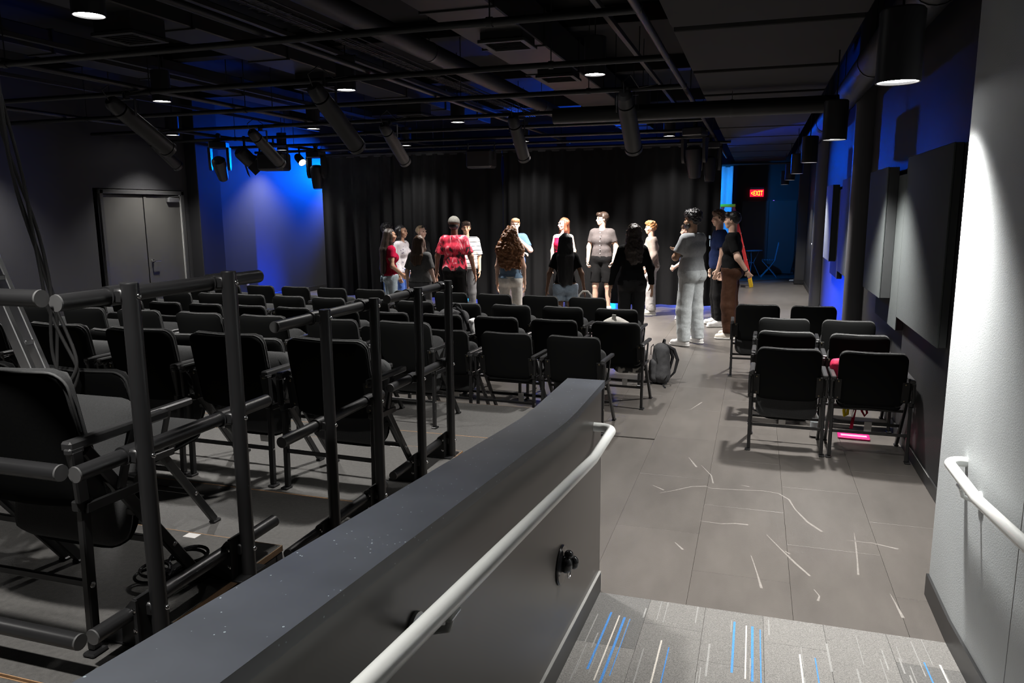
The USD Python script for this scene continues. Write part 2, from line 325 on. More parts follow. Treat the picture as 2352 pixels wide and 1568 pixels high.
# double door in the left wall
d1 = struct('door_1', MB().box((XL - .06, 10.425, 1.07), (.05, 1.80, 2.13)), BLACK, label='dark painted double door')
for y0, y1 in ((9.60, 10.44), (10.45, 11.29)):
    struct('door_leaf', MB().box((XL - .02, (y0 + y1) / 2, 1.055), (.045, y1 - y0 - .008, 2.10), .004), DOORM, d1)
struct('astragal', MB().box((XL + .006, 10.475, 1.04), (.01, .06, 2.07), .002), DOORM, d1)
struct('door_frame', MB().box((XL + .02, 9.55, 1.09), (.05, .07, 2.18), .006).box((XL + .02, 11.335, 1.09), (.05, .07, 2.18), .006).box((XL + .02, 10.44, 2.15), (.05, 1.86, .07), .006), FRAMEM, d1)
struct('door_stop', MB().box((XL + .015, 11.293, 1.06), (.03, .012, 2.12), .003), RUBBERW, d1)
struct('door_closer', MB().box((XL + .035, 11.10, 2.03), (.055, .26, .075), .008).bar((XL + .05, 10.99, 2.075), (XL + .05, 11.24, 2.10), .02, .01).bar((XL + .05, 11.24, 2.10), (XL + .03, 11.26, 2.13), .02, .01), ALU, d1)
struct('lever_handle', MB().cyl((XL + .0, 10.53, 1.0), (XL + .03, 10.53, 1.0), .028, 16).cyl((XL + .02, 10.53, 1.0), (XL + .075, 10.53, 1.0), .011).tube([(XL + .07, 10.53, 1.0), (XL + .072, 10.60, 1.0), (XL + .068, 10.655, .995)], .010), CHROME, d1)
obj('wall_outlet', MB().box((XL + .006, 13.05, .40), (.012, .075, .12), .004).box((XL + .013, 13.05, .43), (.006, .03, .03), .003).box((XL + .013, 13.05, .375), (.006, .03, .03), .003), WHITEC, label='small pale socket plate low on the blue-lit wall', cat='socket')
# far end: dark doors, pillar
d2 = struct('door_2', MB().box((.30, 22.68, 1.04), (1.50, .05, 2.06)), BLACK, label='dark door opening under the exit sign')
for x0 in (-.42, .31):
    struct('door_leaf', MB().box((x0 + .36, 22.65, 1.02), (.71, .04, 2.02), .004), FRAMEM, d2)
struct('pillar_square', MB().box((1.05, 19.75, 2.0), (.24, .28, 4.0), .008), WALLB)
struct('baseboard_pillar', MB().box((1.05, 19.60, .06), (.25, .02, .12), .004).box((.925, 19.75, .06), (.012, .29, .12), .003), BASEB)
for x, y in ((1.13, 9.25), (1.13, 14.85)):
    struct('pillar_round', MB().cyl((x, y, 0), (x, y, 4.0), .165, 36), mat('pillar_paint', (.085, .085, .09), .42, .06, 3, world=True), smooth=40)
# ceiling panels over the side aisle, with the strips between them
gaps = [2.1, 3.82, 5.52, 7.23, 8.72, 10.45, 12.19, 13.85, 15.55, 17.3, 19.1, 20.9]
ords = ['first', 'second', 'third', 'fourth', 'fifth', 'sixth', 'seventh', 'eighth', 'ninth', 'tenth', 'eleventh', 'twelfth']
for i in range(len(gaps) - 1):
    g = .07
    pnl = obj('ceiling_panel', MB().box((0, (gaps[i] + gaps[i + 1]) / 2, 3.03), (1.21, gaps[i + 1] - gaps[i] - 2 * g, .05), .006), CLOUD,
        label='flat grey felt ceiling panel over the side aisle, %s along from the ramp' % ords[i], cat='ceiling panel', group='felt panels over the side aisle')
    for x in (-.35, .35):
        obj('suspension_rod', MB().cyl((x, (gaps[i] + gaps[i + 1]) / 2, 3.05), (x, (gaps[i] + gaps[i + 1]) / 2, 4.0), .004, 5), PIPE, pnl)
for i in range(1, len(gaps) - 1):
    if i not in (4, 5):
        obj('panel_rail', MB().box((0, gaps[i], 3.065), (1.25, .10, .04), .004).cyl((-.4, gaps[i], 3.06), (-.4, gaps[i], 4.0), .004, 5).cyl((.4, gaps[i], 3.06), (.4, gaps[i], 4.0), .004, 5), BLACK, label='black rail in the gap after the %s ceiling panel' % ords[i - 1], cat='ceiling rail', group='rails between the ceiling panels')

# ------------------------------------------------------------------ acoustic wall panels of the side aisle
def apanel(x0, x1, y0, y1, z0, z1, lab):
    t = thing('acoustic_panel', lab, 'wall panel', (x1, (y0 + y1) / 2, z0), 0, 'felt panels on the aisle wall')
    w, h = y1 - y0, z1 - z0
    obj('felt_face', MB().box((x0 - x1 + .006, 0, h / 2), (.012, w, h), .003), FELT, t)
    obj('panel_core', MB().box((.006 - (x1 - x0) / 2, 0, h / 2), (x1 - x0 - .014, w - .004, h - .004), .002), BLACKFELT, t)
for dy, w in ((0, 'bay nearest the ramp'), (4.75, 'bay past the round pillar')):
    apanel(1.083, 1.137, 5.15 + dy, 6.60 + dy, .95, 2.18, 'tall dark felt wall panel, nearest in the %s' % w)
    apanel(1.083, 1.137, 6.602 + dy, 7.70 + dy, .84, 2.06, 'lowest dark felt wall panel, middle one in the %s' % w)
    apanel(.995, 1.083, 6.93 + dy, 7.95 + dy, 1.06, 2.13, 'thick raised felt wall panel, farthest in the %s' % w)

# ------------------------------------------------------------------ lamps
def lamp(x, y, z, label, cat, group, inten, tall=.34, rodto=4.0, r=.10):
    t = thing('pendant_lamp', label, cat, (x, y, z), 0, group)
    obj('housing', MB().lathe([(r - .006, .03), (r - .006, .002), (r, 0), (r + .002, .004), (r + .002, tall - .01), (r - .006, tall), (.012, tall), (.0, tall + .002)], seg=28), FIX, t, smooth=40)
    obj('lens', MB().lathe([(0, .012), (r - .007, .012), (r - .007, .016), (0, .016)], seg=28), emit('lamp_glow', (1.0, .98, .95), 14.0), t)
    obj('rod', MB().cyl((0, 0, tall), (0, 0, rodto - z), .006, 6), PIPE, t)
    spot((x, y, z - .01), (x, y, z - 1), inten, 53, .92, (1.0, .97, .93), .06)
LX, LY = (-9.12, -6.50, -4.14, -1.51), (4.08, 7.32, 10.45, 13.70, 16.55, .85)
lanex = ('by the far wall', 'one lane in from the far wall', 'over the middle of the seats', 'above the open aisle')
for j, y in enumerate(LY):
    for i, x in enumerate(LX):
        lamp(x + (.0 if j < 3 else -.15 if i == 0 else 0), y, 3.05, 'round black ceiling lamp %s, %s row from the railing' % (lanex[i], ('first', 'second', 'third', 'fourth', 'fifth', 'rearmost')[j]), 'lamp', 'round ceiling lamps under the pipe grid', K_HOUSE * (.5 if 13 < y < 14.3 and x > -8 else .75 if y < 2 else 1.0))
for j, y in enumerate((3.745, 6.62, 9.71, 12.68, 15.4, 18.2)):
    lamp(.55, y, 2.33, 'black cylinder pendant lamp over the side aisle, %s from the ramp' % ords[j], 'pendant lamp', 'cylinder pendants over the side aisle', K_PENDANT * (1, 1, 1, 1, .8, .5)[j], .30, r=.089)

# ------------------------------------------------------------------ pipe grid, ducts and ceiling services
ZP = 3.0
for k, y in enumerate((1.75, 3.3, 4.88, 6.43, 7.94, 9.47, 10.88, 12.30, 13.5)):
    t = thing('grid_pipe', 'black lighting pipe running across the room, %s from the railing end' % ords[k], 'pipe', (0, y, ZP), 0, 'cross pipes of the lighting grid')
    obj('pipe', MB().cyl((XL + .05, 0, 0), (-.72, 0, 0), .0255, 12), PIPE, t)
    for x in (-8.25, -5.85, -1.7):
        obj('hanger_rod', MB().cyl((x, 0, 0), (x, 0, ZC - ZP), .005, 6), PIPE, t)
        obj('pipe_clamp', MB().cyl((x - .02, 0, 0), (x + .02, 0, 0), .033, 12), PIPE, t)
for k, x in enumerate((-.745, -3.4, -6.0, -8.6)):
    t = thing('grid_pipe', 'black lighting pipe running lengthways, %s' % ('beside the felt ceiling panels', 'over the middle of the seats', 'left of the middle lamps', 'near the double door wall')[k], 'pipe', (x, 0, ZP + (.052 if k else 0)), 0, 'lengthways pipes of the lighting grid')
    obj('pipe', MB().cyl((0, -1.9, 0), (0, 18.9 if k == 0 else 14.2, 0), .0255, 12), PIPE, t)
    for y in (2.5, 8.7, 13.1):
        obj('hanger_rod', MB().cyl((0, y, 0), (0, y, ZC - ZP), .005, 6), PIPE, t)
def duct(name, lab, c, s, m=DUCT, cat='duct', ribs=0):
    t = thing(name, lab, cat, c)
    obj('duct_body', MB().box((0, 0, 0), s, .01), m, t)
    n = 1 if s[1] > s[0] else 0
    for k in range(ribs):
        o = [0, 0, 0]; o[n] = -s[n] / 2 + (k + .5) * s[n] / ribs
        q = [s[0] + .03, s[1] + .03, s[2] + .03]; q[n] = .03
        obj('duct_flange', MB().box(o, q, .004), m, t)
duct('air_duct', 'wide grey air duct over the middle of the room', (-2.35, 8.2, 3.55), (.62, 15.0, .34), DUCT, 'duct', 10)
duct('air_duct', 'flat grey air duct towards the door wall', (-5.25, 7.6, 3.62), (.5, 13.5, .3), DUCT, 'duct', 9)
duct('air_duct', 'narrow grey air duct above the door wall lamps', (-7.6, 7.6, 3.66), (.36, 13.0, .24), DUCT, 'duct', 8)
for k, (x, y) in enumerate(((-2.25, 6.96), (-2.25, 8.86), (-5.25, 5.6), (-5.25, 8.6), (-5.25, 11.4))):
    t = thing('air_grille', 'square grey air grille hung below the duct, %s' % ('nearest the felt panels', 'second along the middle duct', 'first on the flat duct', 'second on the flat duct', 'last on the flat duct')[k], 'vent', (x, y, 3.30), 0, 'air grilles under the ducts')
    obj('grille_frame', MB().box((0, -.19, 0), (.44, .05, .03), .004).box((0, .19, 0), (.44, .05, .03), .004).box((-.195, 0, 0), (.05, .34, .03), .004).box((.195, 0, 0), (.05, .34, .03), .004), FIXG, t)
    obj('plenum', MB().box((0, 0, .13), (.40, .40, .22), .005), DUCT, t)
    for q in range(6):
        obj('grille_slat', MB().box((0, -.14 + q * .056, .0), (.34, .03, .004), 0, rotx(.5)), FIXG, t)
t = thing('round_duct', 'round grey duct crossing under the felt ceiling panels', 'duct', (0, 8.45, 2.83))
obj('duct_body', MB().cyl((-2.2, 0, 0), (.72, 0, 0), .085, 20), DUCT, t)
for x in (-1.4, -.3, .6): obj('strap', MB().cyl((x - .015, 0, 0), (x + .015, 0, 0), .09, 20).cyl((x, 0, .08), (x, 0, .17), .004, 5), PIPE, t)
t = thing('round_duct', 'round grey duct running along the aisle wall under the ceiling', 'duct', (.88, 0, 3.02))
obj('duct_body', MB().cyl((0, -1.8, 0), (0, 22.4, 0), .13, 20), DUCT, t)
for y in np.arange(2.5, 22, 2.4): obj('strap', MB().cyl((0, y - .02, 0), (0, y + .02, 0), .136, 20).cyl((0, y, .13), (0, y, .98), .004, 5), PIPE, t)
t = thing('round_duct', 'round grey duct lengthways above the grid, past the middle duct', 'duct', (-3.05, 0, 3.3))
obj('duct_body', MB().cyl((0, -1.8, 0), (0, 12.6, 0), .09, 18), DUCT, t)
for y in (3.0, 7.0, 11.0): obj('strap', MB().cyl((0, y - .02, 0), (0, y + .02, 0), .095, 18).cyl((0, y, .09), (0, y, .7), .004, 5), PIPE, t)
# cable tray: two side rails and rungs, with loose cables
t = thing('cable_tray', 'long wire cable tray over the middle seats', 'cable tray', (-3.85, 0, 3.42))
obj('side_rail', MB().cyl((-.12, .5, .03), (-.12, 13.2, .03), .006, 6), FIXG, t); obj('side_rail', MB().cyl((.12, .5, .03), (.12, 13.2, .03), .006, 6), FIXG, t)
_tw = MB()
for y in np.arange(.6, 13.2, .12): _tw.cyl((-.12, y, 0), (.12, y, 0), .003, 5)
for x in (-.08, -.04, 0, .04, .08): _tw.cyl((x, .5, 0), (x, 13.2, 0), .003, 5)
obj('tray_wires', _tw, FIXG, t, kind='stuff')
for x in (-.07, -.02, .05):
    obj('cable', MB().tube([(x + .015 * math.sin(y * 1.7 + x * 40), y, .014) for y in np.arange(.5, 13.2, .3)], .010, 6), FIX, t)
for k, (x, z) in enumerate(((-1.35, 3.5), (-4.55, 3.55), (-6.9, 3.5), (-8.9, 3.5))):
    obj('strut_channel', MB().box((x, 6.5, z), (.05, 16.0, .05), .004).cyl((x, 3, z), (x, 3, 4), .006, 6).cyl((x, 9, z), (x, 9, 4), .006, 6), FIXG, label='thin grey strut channel lengthways under the ceiling, %s from the aisle' % ords[k], cat='strut', group='lengthways struts under the ceiling')
for k, y in enumerate((5.6, 8.75, 11.7, 15.0)):
    obj('ceiling_beam', MB().box((-4.4, y, 3.90), (10.8, .22, .2), .005), CEIL, label='dark beam across the ceiling, %s from the railing end' % ords[k], cat='beam', group='cross beams of the ceiling', kind='structure')

def tube_light(x, y, L, r, tilt, lab, yaw=0.0):
    """long cylindrical projector hung from the grid, nose down towards the stage"""
    t = thing('tube_spotlight', lab, 'spotlight', (x, y, ZP), yaw, 'long spotlights on the pipe grid')
    d = np.array([0, math.cos(tilt), -math.sin(tilt)]); c = np.array([0, .0, -.22]); n = np.array([0, math.sin(tilt), math.cos(tilt)])
    obj('barrel', MB().tube([c + d * s for s in (-.1, -.02, 0, L - .03, L)], [r * .96, r * .96, r, r, r * .94], 20), FIXG, t, smooth=40)
    obj('lens_ring', MB().tube([c + d * s for s in (L - .01, L + .03)], [r * 1.06, r * 1.06], 20), FIX, t, smooth=40)
    obj('lamp_housing', MB().tube([c + d * s for s in (-.26, -.23, -.12, -.1)], [r * .5, r * .85, r * .95, r * .7], 14), FIX, t, smooth=40)
    obj('yoke', MB().bar((r + .02, 0, -.22), (r + .02, 0, -.06), .03, .006).bar((-r - .02, 0, -.22), (-r - .02, 0, -.06), .03, .006).bar((-r - .02, 0, -.06), (r + .02, 0, -.06), .03, .006), FIX, t)
    obj('hook_clamp', MB().box((0, 0, -.02), (.035, .07, .08), .006), FIX, t)
    obj('power_cable', MB().tube([c - d * .26, c - d * .34 + (0, 0, .05), c - d * .22 + (.05, 0, .2), (.12, -.06, .0), (.3, 0, .03)], .006, 6), FIX, t)
for x, y, L, r, tl, w in ((-3.85, 6.43, .62, .085, .55, 'largest, over the middle of the seats'), (-4.72, 9.47, .50, .08, .6, 'behind the largest one'), (-2.95, 9.47, .42, .08, .75, 'beside the white smoke detector'), (-1.30, 7.94, .55, .09, .62, 'nearest the felt ceiling panels'),
        (-6.15, 6.43, .60, .085, .5, 'between two lamps on the door side'), (-7.6, 5.4, .60, .085, .45, 'farthest towards the door wall'), (-8.55, 9.47, .45, .08, .6, 'above the double door'), (-6.75, 9.47, .5, .08, .55, 'over the stage lamps side')):
    tube_light(x, y if y != 5.4 else 4.88, L, r, tl, 'long grey tube spotlight on the grid, %s' % w)
def moving_head(x, y, z, yaw, tilt, lab, s=1.0):
    t = thing('moving_head_light', lab, 'stage light', (x, y, z), yaw, 'moving head stage lights on the grid')
    obj('base_box', MB().box((0, 0, .36 * s), (.28 * s, .24 * s, .11 * s), .015), FIX, t)
    for sx in (-1, 1):
        obj('yoke_arm', MB().prism([(-.07, .32), (.07, .32), (.055, .02), (.02, -.05), (-.02, -.05), (-.055, .02)], .045, (sx * .15 * s - .0225, 0, 0), (0, 1, 0), (0, 0, 1)), FIX, t)
    R = rotx(tilt)
    obj('head', MB().lathe([(0, -.24 * s), (.075 * s, -.24 * s), (.085 * s, -.21 * s), (.10 * s, -.05 * s), (.115 * s, .05 * s), (.11 * s, .14 * s), (.07 * s, .18 * s), (0, .185 * s)], R=R, seg=20), FIX, t, smooth=40)
    obj('lens', MB().lathe([(0, -.243 * s), (.066 * s, -.243 * s), (.066 * s, -.249 * s), (0, -.249 * s)], R=R, seg=20), mat('lens_glass', (.05, .05, .06), .08), t)
    obj('clamp', MB().box((0, 0, .45 * s), (.06, .05, .09), .006).cyl((0, -.03, .52 * s), (0, .03, .52 * s), .036, 12), FIX, t)
moving_head(-8.58, 10.88, 2.55, .4, .7, 'black moving head light hung beside the blue-lit wall pilaster')
moving_head(-7.63, 12.30, 2.46, .0, .05, 'black moving head light hanging straight down before the blue wall')
moving_head(-.967, 12.30, 2.56, -.3, .15, 'larger of two black moving head lights near the curtain end', 1.15)
moving_head(-.80, 13.5, 2.50, .2, -.1, 'slimmer moving head light right above the curtain end')
t = thing('fresnel_spotlight', 'black stage spotlight with open barn doors before the blue wall', 'stage light', (-8.08, 10.88, 2.72), .5)
Rf = axis_to((.55, .45, -.6))
obj('body', MB().lathe([(0, -.14), (.09, -.14), (.115, -.10), (.115, .12), (.105, .14), (0, .14)], R=Rf, seg=20), FIX, t, smooth=40)
for k in range(4):
    a = k * PI / 2
    obj('barn_door', MB().box(Rf @ (rotz(a) @ np.array([0, .15, .20])), (.20, .005, .17), 0, Rf @ rotz(a) @ rotx(-.5)), FIXG, t)
obj('yoke', MB().bar((.0, 0, .0), (0, -.02, .30), .04, .01).box((0, 0, .28), (.05, .06, .08), .008), FIX, t)
t = thing('par_light', 'small lit can spotlight shining towards the stage', 'stage light', (-7.93, 12.25, 2.74), 0)
Rp = axis_to((.70, -.35, -.55))
obj('can', MB().lathe([(0, -.12), (.055, -.12), (.07, -.08), (.075, .10), (.070, .10), (.068, .085), (0, .085)], R=Rp, seg=20), FIX, t, smooth=40)
obj('lens', MB().lathe([(0, .088), (.066, .088), (.066, .092), (0, .092)], R=Rp, seg=20), emit('par_glow', (.75, .85, 1.0), 9.0), t)
obj('yoke', MB().bar((0, 0, 0), (-.05, .05, .24), .03, .008), FIX, t)
def speaker_box(x, y, z, w, h, d, yaw, lab):
    t = thing('loudspeaker', lab, 'loudspeaker', (x, y, z), yaw)
    obj('cabinet', MB().box((0, 0, 0), (w, d, h), .03), FIX, t)
    obj('grille', MB().box((0, -d / 2 - .004, 0), (w - .05, .012, h - .05), .005), BLACK, t)
    for sx in (-1, 1): obj('bracket', MB().bar((sx * (w / 2 + .01), 0, -.02), (sx * (w / 2 + .01), 0, h / 2 + .12), .05, .01), FIX, t)
    obj('crossbar', MB().bar((-w / 2 - .015, 0, h / 2 + .12), (w / 2 + .015, 0, h / 2 + .12), .05, .012).cyl((0, 0, h / 2 + .12), (0, 0, 3.0 - z), .016, 8), FIX, t)
speaker_box(-7.53, 10.88, 2.61, .46, .28, .30, .15, 'black loudspeaker hung between the stage lights by the blue wall')
speaker_box(-4.46, 12.30, 2.66, .46, .30, .28, -.05, 'black loudspeaker hung above the middle of the curtain')
t = thing('wireless_antenna', 'small white cone hanging on a thin rod above the stage', 'ceiling device', (-3.68, 11.9, 2.80))
obj('cone', MB().lathe([(0, -.07), (.022, -.07), (.032, -.055), (.05, .0), (.085, .045), (.088, .06), (0, .06)], seg=24), WHITEC, t, smooth=40)
obj('indicator', MB().ell((0, 0, -.072), (.010, .010, .008), sub=1), emit('indicator_glow', (.5, .8, 1.0), 10.0), t)
obj('mount', MB().cyl((0, 0, .06), (0, 0, .12), .045, 14).cyl((0, 0, .1), (0, 0, 1.2), .006, 6), FIX, t)

# ------------------------------------------------------------------ stage curtain and backstage drape
YC = 14.35
def curtain(name, x0, x1, z0, z1, y, m, lab, amp, wl, seed, gap=None, cat='curtain'):
    rng = np.random.default_rng(seed)
    n = int((x1 - x0) / .018); x = np.linspace(x0, x1, n)
    ph = np.cumsum(.018 * 2 * PI / (wl * (.75 + .6 * meshkit.noise(np.stack([x * 1.3, 0 * x, 0 * x], 1), seed))))
    zz = np.linspace(z0, z1, 10); V = []
    for side in (0, 1):
        for z in zz:
            t = (z - z0) / (z1 - z0)
            yy = y + amp * (1.0 - .45 * t) * np.sin(ph + .25 * math.sin(3 * t)) * (.65 + .7 * meshkit.noise(np.stack([x * 2, 0 * x + z * .3, 0 * x], 1), seed + 1)) + (.004 if side else -.004)
            xx = x.copy()
            if gap is not None:
                e, depth = gap; wgt = np.exp(-((x - e) / .25) ** 2)
                xx = x + wgt * depth * np.exp(-((z - (z1 - .27)) / .16) ** 2) * (1 if e <= x0 + .01 else -1)
            V.append(np.stack([xx, yy, np.full(n, z)], 1))
    V = np.vstack(V); F = []
    k = len(zz)
    i, j = np.meshgrid(np.arange(k - 1), np.arange(n - 1), indexing='ij')
    a = i * n + j; F.append(np.stack([a, a + 1, a + n + 1, a + n], -1).reshape(-1, 4))
    b = a + k * n; F.append(np.stack([b, b + n, b + n + 1, b + 1], -1).reshape(-1, 4))
    j = np.arange(n - 1); o = k * n
    F.append(np.stack([j, j + o, j + o + 1, j + 1], -1)); q = (k - 1) * n; F.append(np.stack([q + j, q + j + 1, q + o + j + 1, q + o + j], -1))
    for c in (0, n - 1):
        r = np.arange(k - 1) * n + c; f = np.stack([r, r + n, r + n + o, r + o], -1); F.append(f if c == 0 else f[:, ::-1])
    t = thing(name, lab, cat, (0, 0, 0))
    obj('drape', MB().add(V, np.vstack(F)), m, t, smooth=True)
    tp = MB()
    tp.box(((x0 + x1) / 2, y, z1 + .005), (x1 - x0, .02, .05), .004); obj('heading_tape', tp, BLACK, t)
    return t
curtain('stage_curtain', -8.80, -4.775, .045, 2.93, YC, VELVET, 'black pleated stage curtain, half on the door side of the slit', .055, .27, 11, (-4.775, .035))
curtain('stage_curtain', -4.765, -.64, .045, 2.93, YC, VELVET, 'black pleated stage curtain, half on the aisle side of the slit', .055, .27, 12, (-4.765, .035))
t = thing('curtain_pipe', 'black pipe carrying the stage curtain', 'pipe', (0, YC, 2.975))
obj('pipe', MB().cyl((-9.0, 0, 0), (-.5, 0, 0), .0255, 12), PIPE, t)
for x in (-8.3, -6.0, -3.2, -1.0): obj('hanger_rod', MB().cyl((x, 0, 0), (x, 0, 1.03), .006, 6), PIPE, t)
obj('backstage_pipe', MB().cyl((-9.0, 16.2, 3.02), (-.75, 16.2, 3.02), .03, 12), PIPE, label='blue-lit pipe above and behind the stage curtain', cat='pipe')
curtain('backstage_drape', -2.6, -.62, .05, 2.86, 20.2, mat('drape_pale', (.55, .57, .6), .8, .05, 10), 'pale drape lit bright blue beyond the end of the curtain', .04, .22, 13, cat='drape')
obj('backstage_pipe', MB().cyl((-2.8, 20.1, 2.9), (1.1, 20.1, 2.9), .025, 10), PIPE, label='thin dark pipe across the far end above the drape', cat='pipe')


# ------------------------------------------------------------------ seating platforms
PX1 = -1.60
def platform(x0, x1, y0, y1, z, lab):
    t = thing('seating_platform', lab, 'platform', ((x0 + x1) / 2, (y0 + y1) / 2, 0), 0, 'stepped seating platforms')
    w, d = x1 - x0 - .004, y1 - y0 - .004
    obj('deck', MB().box((0, 0, z - .0115), (w - .006, d - .006, .023), .002), DECK, t)
    obj('deck_edge', MB().box((0, d / 2 - .0015, z - .011), (w, .003, .021)).box((0, -d / 2 + .0015, z - .011), (w, .003, .021)).box((w / 2 - .0015, 0, z - .011), (.003, d, .021)), DECKEDGE, t)
    obj('side_frame', MB().box((0, d / 2 - .02, z - .065), (w, .04, .085), .004).box((0, -d / 2 + .02, z - .065), (w, .04, .085), .004).box((w / 2 - .02, 0, z - .065), (.04, d - .08, .085), .004).box((-w / 2 + .02, 0, z - .065), (.04, d - .08, .085), .004), FIX, t)
    for sx in (-1, 1):
        for sy in (-1, 1):
            if z > .11: obj('support_leg', MB().cyl((sx * (w / 2 - .08), sy * (d / 2 - .08), 0), (sx * (w / 2 - .08), sy * (d / 2 - .08), z - .1), .024, 10), FIX, t)
PL = [(1.33, 2.23, .6, 'top step'), (2.23, 3.13, .4, 'middle step, rear strip'), (3.13, 4.03, .4, 'middle step, front strip'), (4.03, 4.93, .2, 'lowest step, rear strip'), (4.93, 5.83, .2, 'lowest step, front strip')]
for y0, y1, z, w in PL:
    for k in range(3):
        platform(PX1 - (k + 1) * 2.25, PX1 - k * 2.25, y0, y1, z, 'dark platform of the %s, %s' % (w, ('beside the guard rail', 'second from the guard rail', 'third from the guard rail')[k]))
for k in range(2):
    platform(PX1 - (k + 1) * 2.25, PX1 - k * 2.25, -.6, 1.325, .6, 'dark platform behind the top step, %s' % ('beside the guard rail', 'second from the guard rail')[k])
for p, w in (((-1.98, 2.20, .6), 'front edge of the top step'), ((-1.86, 1.92, .6), 'top step beside the cable coil'), ((-2.03, 4.0, .4), 'front edge of the middle step')):
    obj('tape_mark', MB().box((p[0], p[1], p[2] + .0008), (.055, .035, .0016)), WHITEC, label='white tape mark on the %s' % w, cat='tape mark', smooth=False)

# ------------------------------------------------------------------ guard rails
def guard(nm, posts, y0, y1, x, z0, rails, lab, ends=True):
    t = thing('guard_rail', lab, 'guard rail', (x, 0, z0), 0, 'black tube guard rails of the platforms')
    H = 1.02
    for y in posts:
        obj('post', MB().tube([(0, y, .0), (0, y, H - .004), (0, y, H)], [.0235, .0235, .0215], 20), TUBEM, t, smooth=40)
        obj('base_plate', MB().box((-.075, y, .004), (.19, .13, .008), .002), TUBEM, t)
        obj('gusset', MB().prism([(-.16, .008), (-.02, .008), (-.02, .14), (-.035, .14)], .008, (0, y - .055, 0), (1, 0, 0), (0, 0, 1)).box((-.028, y - .02, .075), (.012, .075, .14), .002), TUBEM, t)
        obj('bolt', MB().ell((-.03, y - .06, .11), (.009, .006, .009), sub=1), CHROME, t); obj('bolt', MB().ell((-.03, y - .06, .05), (.009, .006, .009), sub=1), CHROME, t)
    for z in rails:
        r = obj('rail', MB().tube([(-.052, y0, z), (-.052, y1, z)], [.0215, .0215], 22), TUBEM, t, smooth=40)
        obj('end_cap', MB().tube([(-.052, y0 - .003, z), (-.052, y0 + .001, z)], [.0212, .022], 22), CAPEND, r); obj('end_cap', MB().tube([(-.052, y1 - .001, z), (-.052, y1 + .003, z)], [.022, .0212], 22), CAPEND, r)
        for y in posts:
            c = obj('clamp', MB().tube([(-.052, y - .03, z), (-.052, y + .03, z)], [.027, .027], 20).box((-.026, y, z), (.045, .05, .04), .006), TUBEM, t, smooth=40)
            obj('clamp_bolt', MB().ell((.024, y + .004, z), (.007, .008, .008), sub=1), CHROME, c)
RZ = (.985, .545, .095)
guard('a', (1.60, 2.0), 1.42, 2.22, -1.575, .6, RZ, 'black guard rail section on the top step, nearest the ramp entrance')
guard('b', (2.62, 3.03), 2.36, 3.16, -1.62, .4, RZ, 'black guard rail section on the rear half of the middle step')
guard('c', (3.52, 3.92), 3.28, 4.05, -1.63, .4, RZ, 'black guard rail section at the front of the middle step')
t = thing('guard_rail', 'black guard rail along the back of the top step, ending at the corner', 'guard rail', (0, 1.385, .6), 0, 'black tube guard rails of the platforms')
for z in (1.0, .561, .1):
    r = obj('rail', MB().tube([(-4.6, 0, z), (-1.635, 0, z)], [.0215, .0215], 22), TUBEM, t, smooth=40)
    obj('end_cap', MB().tube([(-1.636, 0, z), (-1.631, 0, z)], [.022, .0212], 22), CAPEND, r)
for x in (-2.75, -4.3):
    obj('post', MB().tube([(x, -.05, 0), (x, -.05, 1.02)], [.0235, .0235], 20), TUBEM, t, smooth=40); obj('base_plate', MB().box((x, -.02, .004), (.13, .19, .008), .002), TUBEM, t)

# ------------------------------------------------------------------ theatre seats
def pillow(w, h, t, rc, bow=0.0, n=13, flat=5.0, cbow=0.0):
    """rounded-rectangle pad in x,z; thickness along y; returns v,f.  bow: plan curve (middle goes to -y)"""
    u = np.linspace(-1, 1, n); k = max(3, int(n * h / w)); vv = np.linspace(-1, 1, max(n, 9))
    def mapp(a, b):
        X, Z = a * w / 2, b * h / 2
        ax, az = np.abs(X) - (w / 2 - rc), np.abs(Z) - (h / 2 - rc)
        m = (ax > 0) & (az > 0); p, q = np.clip(ax / rc, 0, 1), np.clip(az / rc, 0, 1)
        X = np.where(m, np.sign(X) * (w / 2 - rc + rc * p * np.sqrt(1 - q * q / 2)), X); Z = np.where(m, np.sign(Z) * (h / 2 - rc + rc * q * np.sqrt(1 - p * p / 2)), Z)
        return X, Z
    g = 1 - (1 - np.abs(u)) ** 1.6; u = np.sign(u) * g; g = 1 - (1 - np.abs(vv)) ** 1.6; vv = np.sign(vv) * g
    A, B = np.meshgrid(u, vv); X, Z = mapp(A, B)
    e = np.maximum(np.abs(A), np.abs(B)); th = np.sqrt(np.clip(1 - e ** flat, 0, 1)) * t / 2 + .0015
    by = -bow * (1 - (2 * X / w) ** 2) - cbow * (1 - (2 * Z / h) ** 2)
    nv, nu = X.shape; V = np.vstack([np.stack([X, by + th, Z], -1).reshape(-1, 3), np.stack([X, by - th, Z], -1).reshape(-1, 3)])
    i, j = np.meshgrid(np.arange(nv - 1), np.arange(nu - 1), indexing='ij'); a = i * nu + j
    f1 = np.stack([a, a + nu, a + nu + 1, a + 1], -1).reshape(-1, 4); f2 = f1[:, ::-1] + nv * nu
    ring = np.concatenate([np.arange(nu), np.arange(1, nv) * nu + nu - 1, (nv - 1) * nu + np.arange(nu - 2, -1, -1), np.arange(nv - 2, 0, -1) * nu])
    r2 = np.roll(ring, -1); f3 = np.stack([ring, r2, r2 + nv * nu, ring + nv * nu], -1)
    return V, np.vstack([f1, f2, f3])
def xf(vf, R, o): return (np.asarray(vf[0]) @ np.asarray(R).T + np.array(o, float), vf[1])
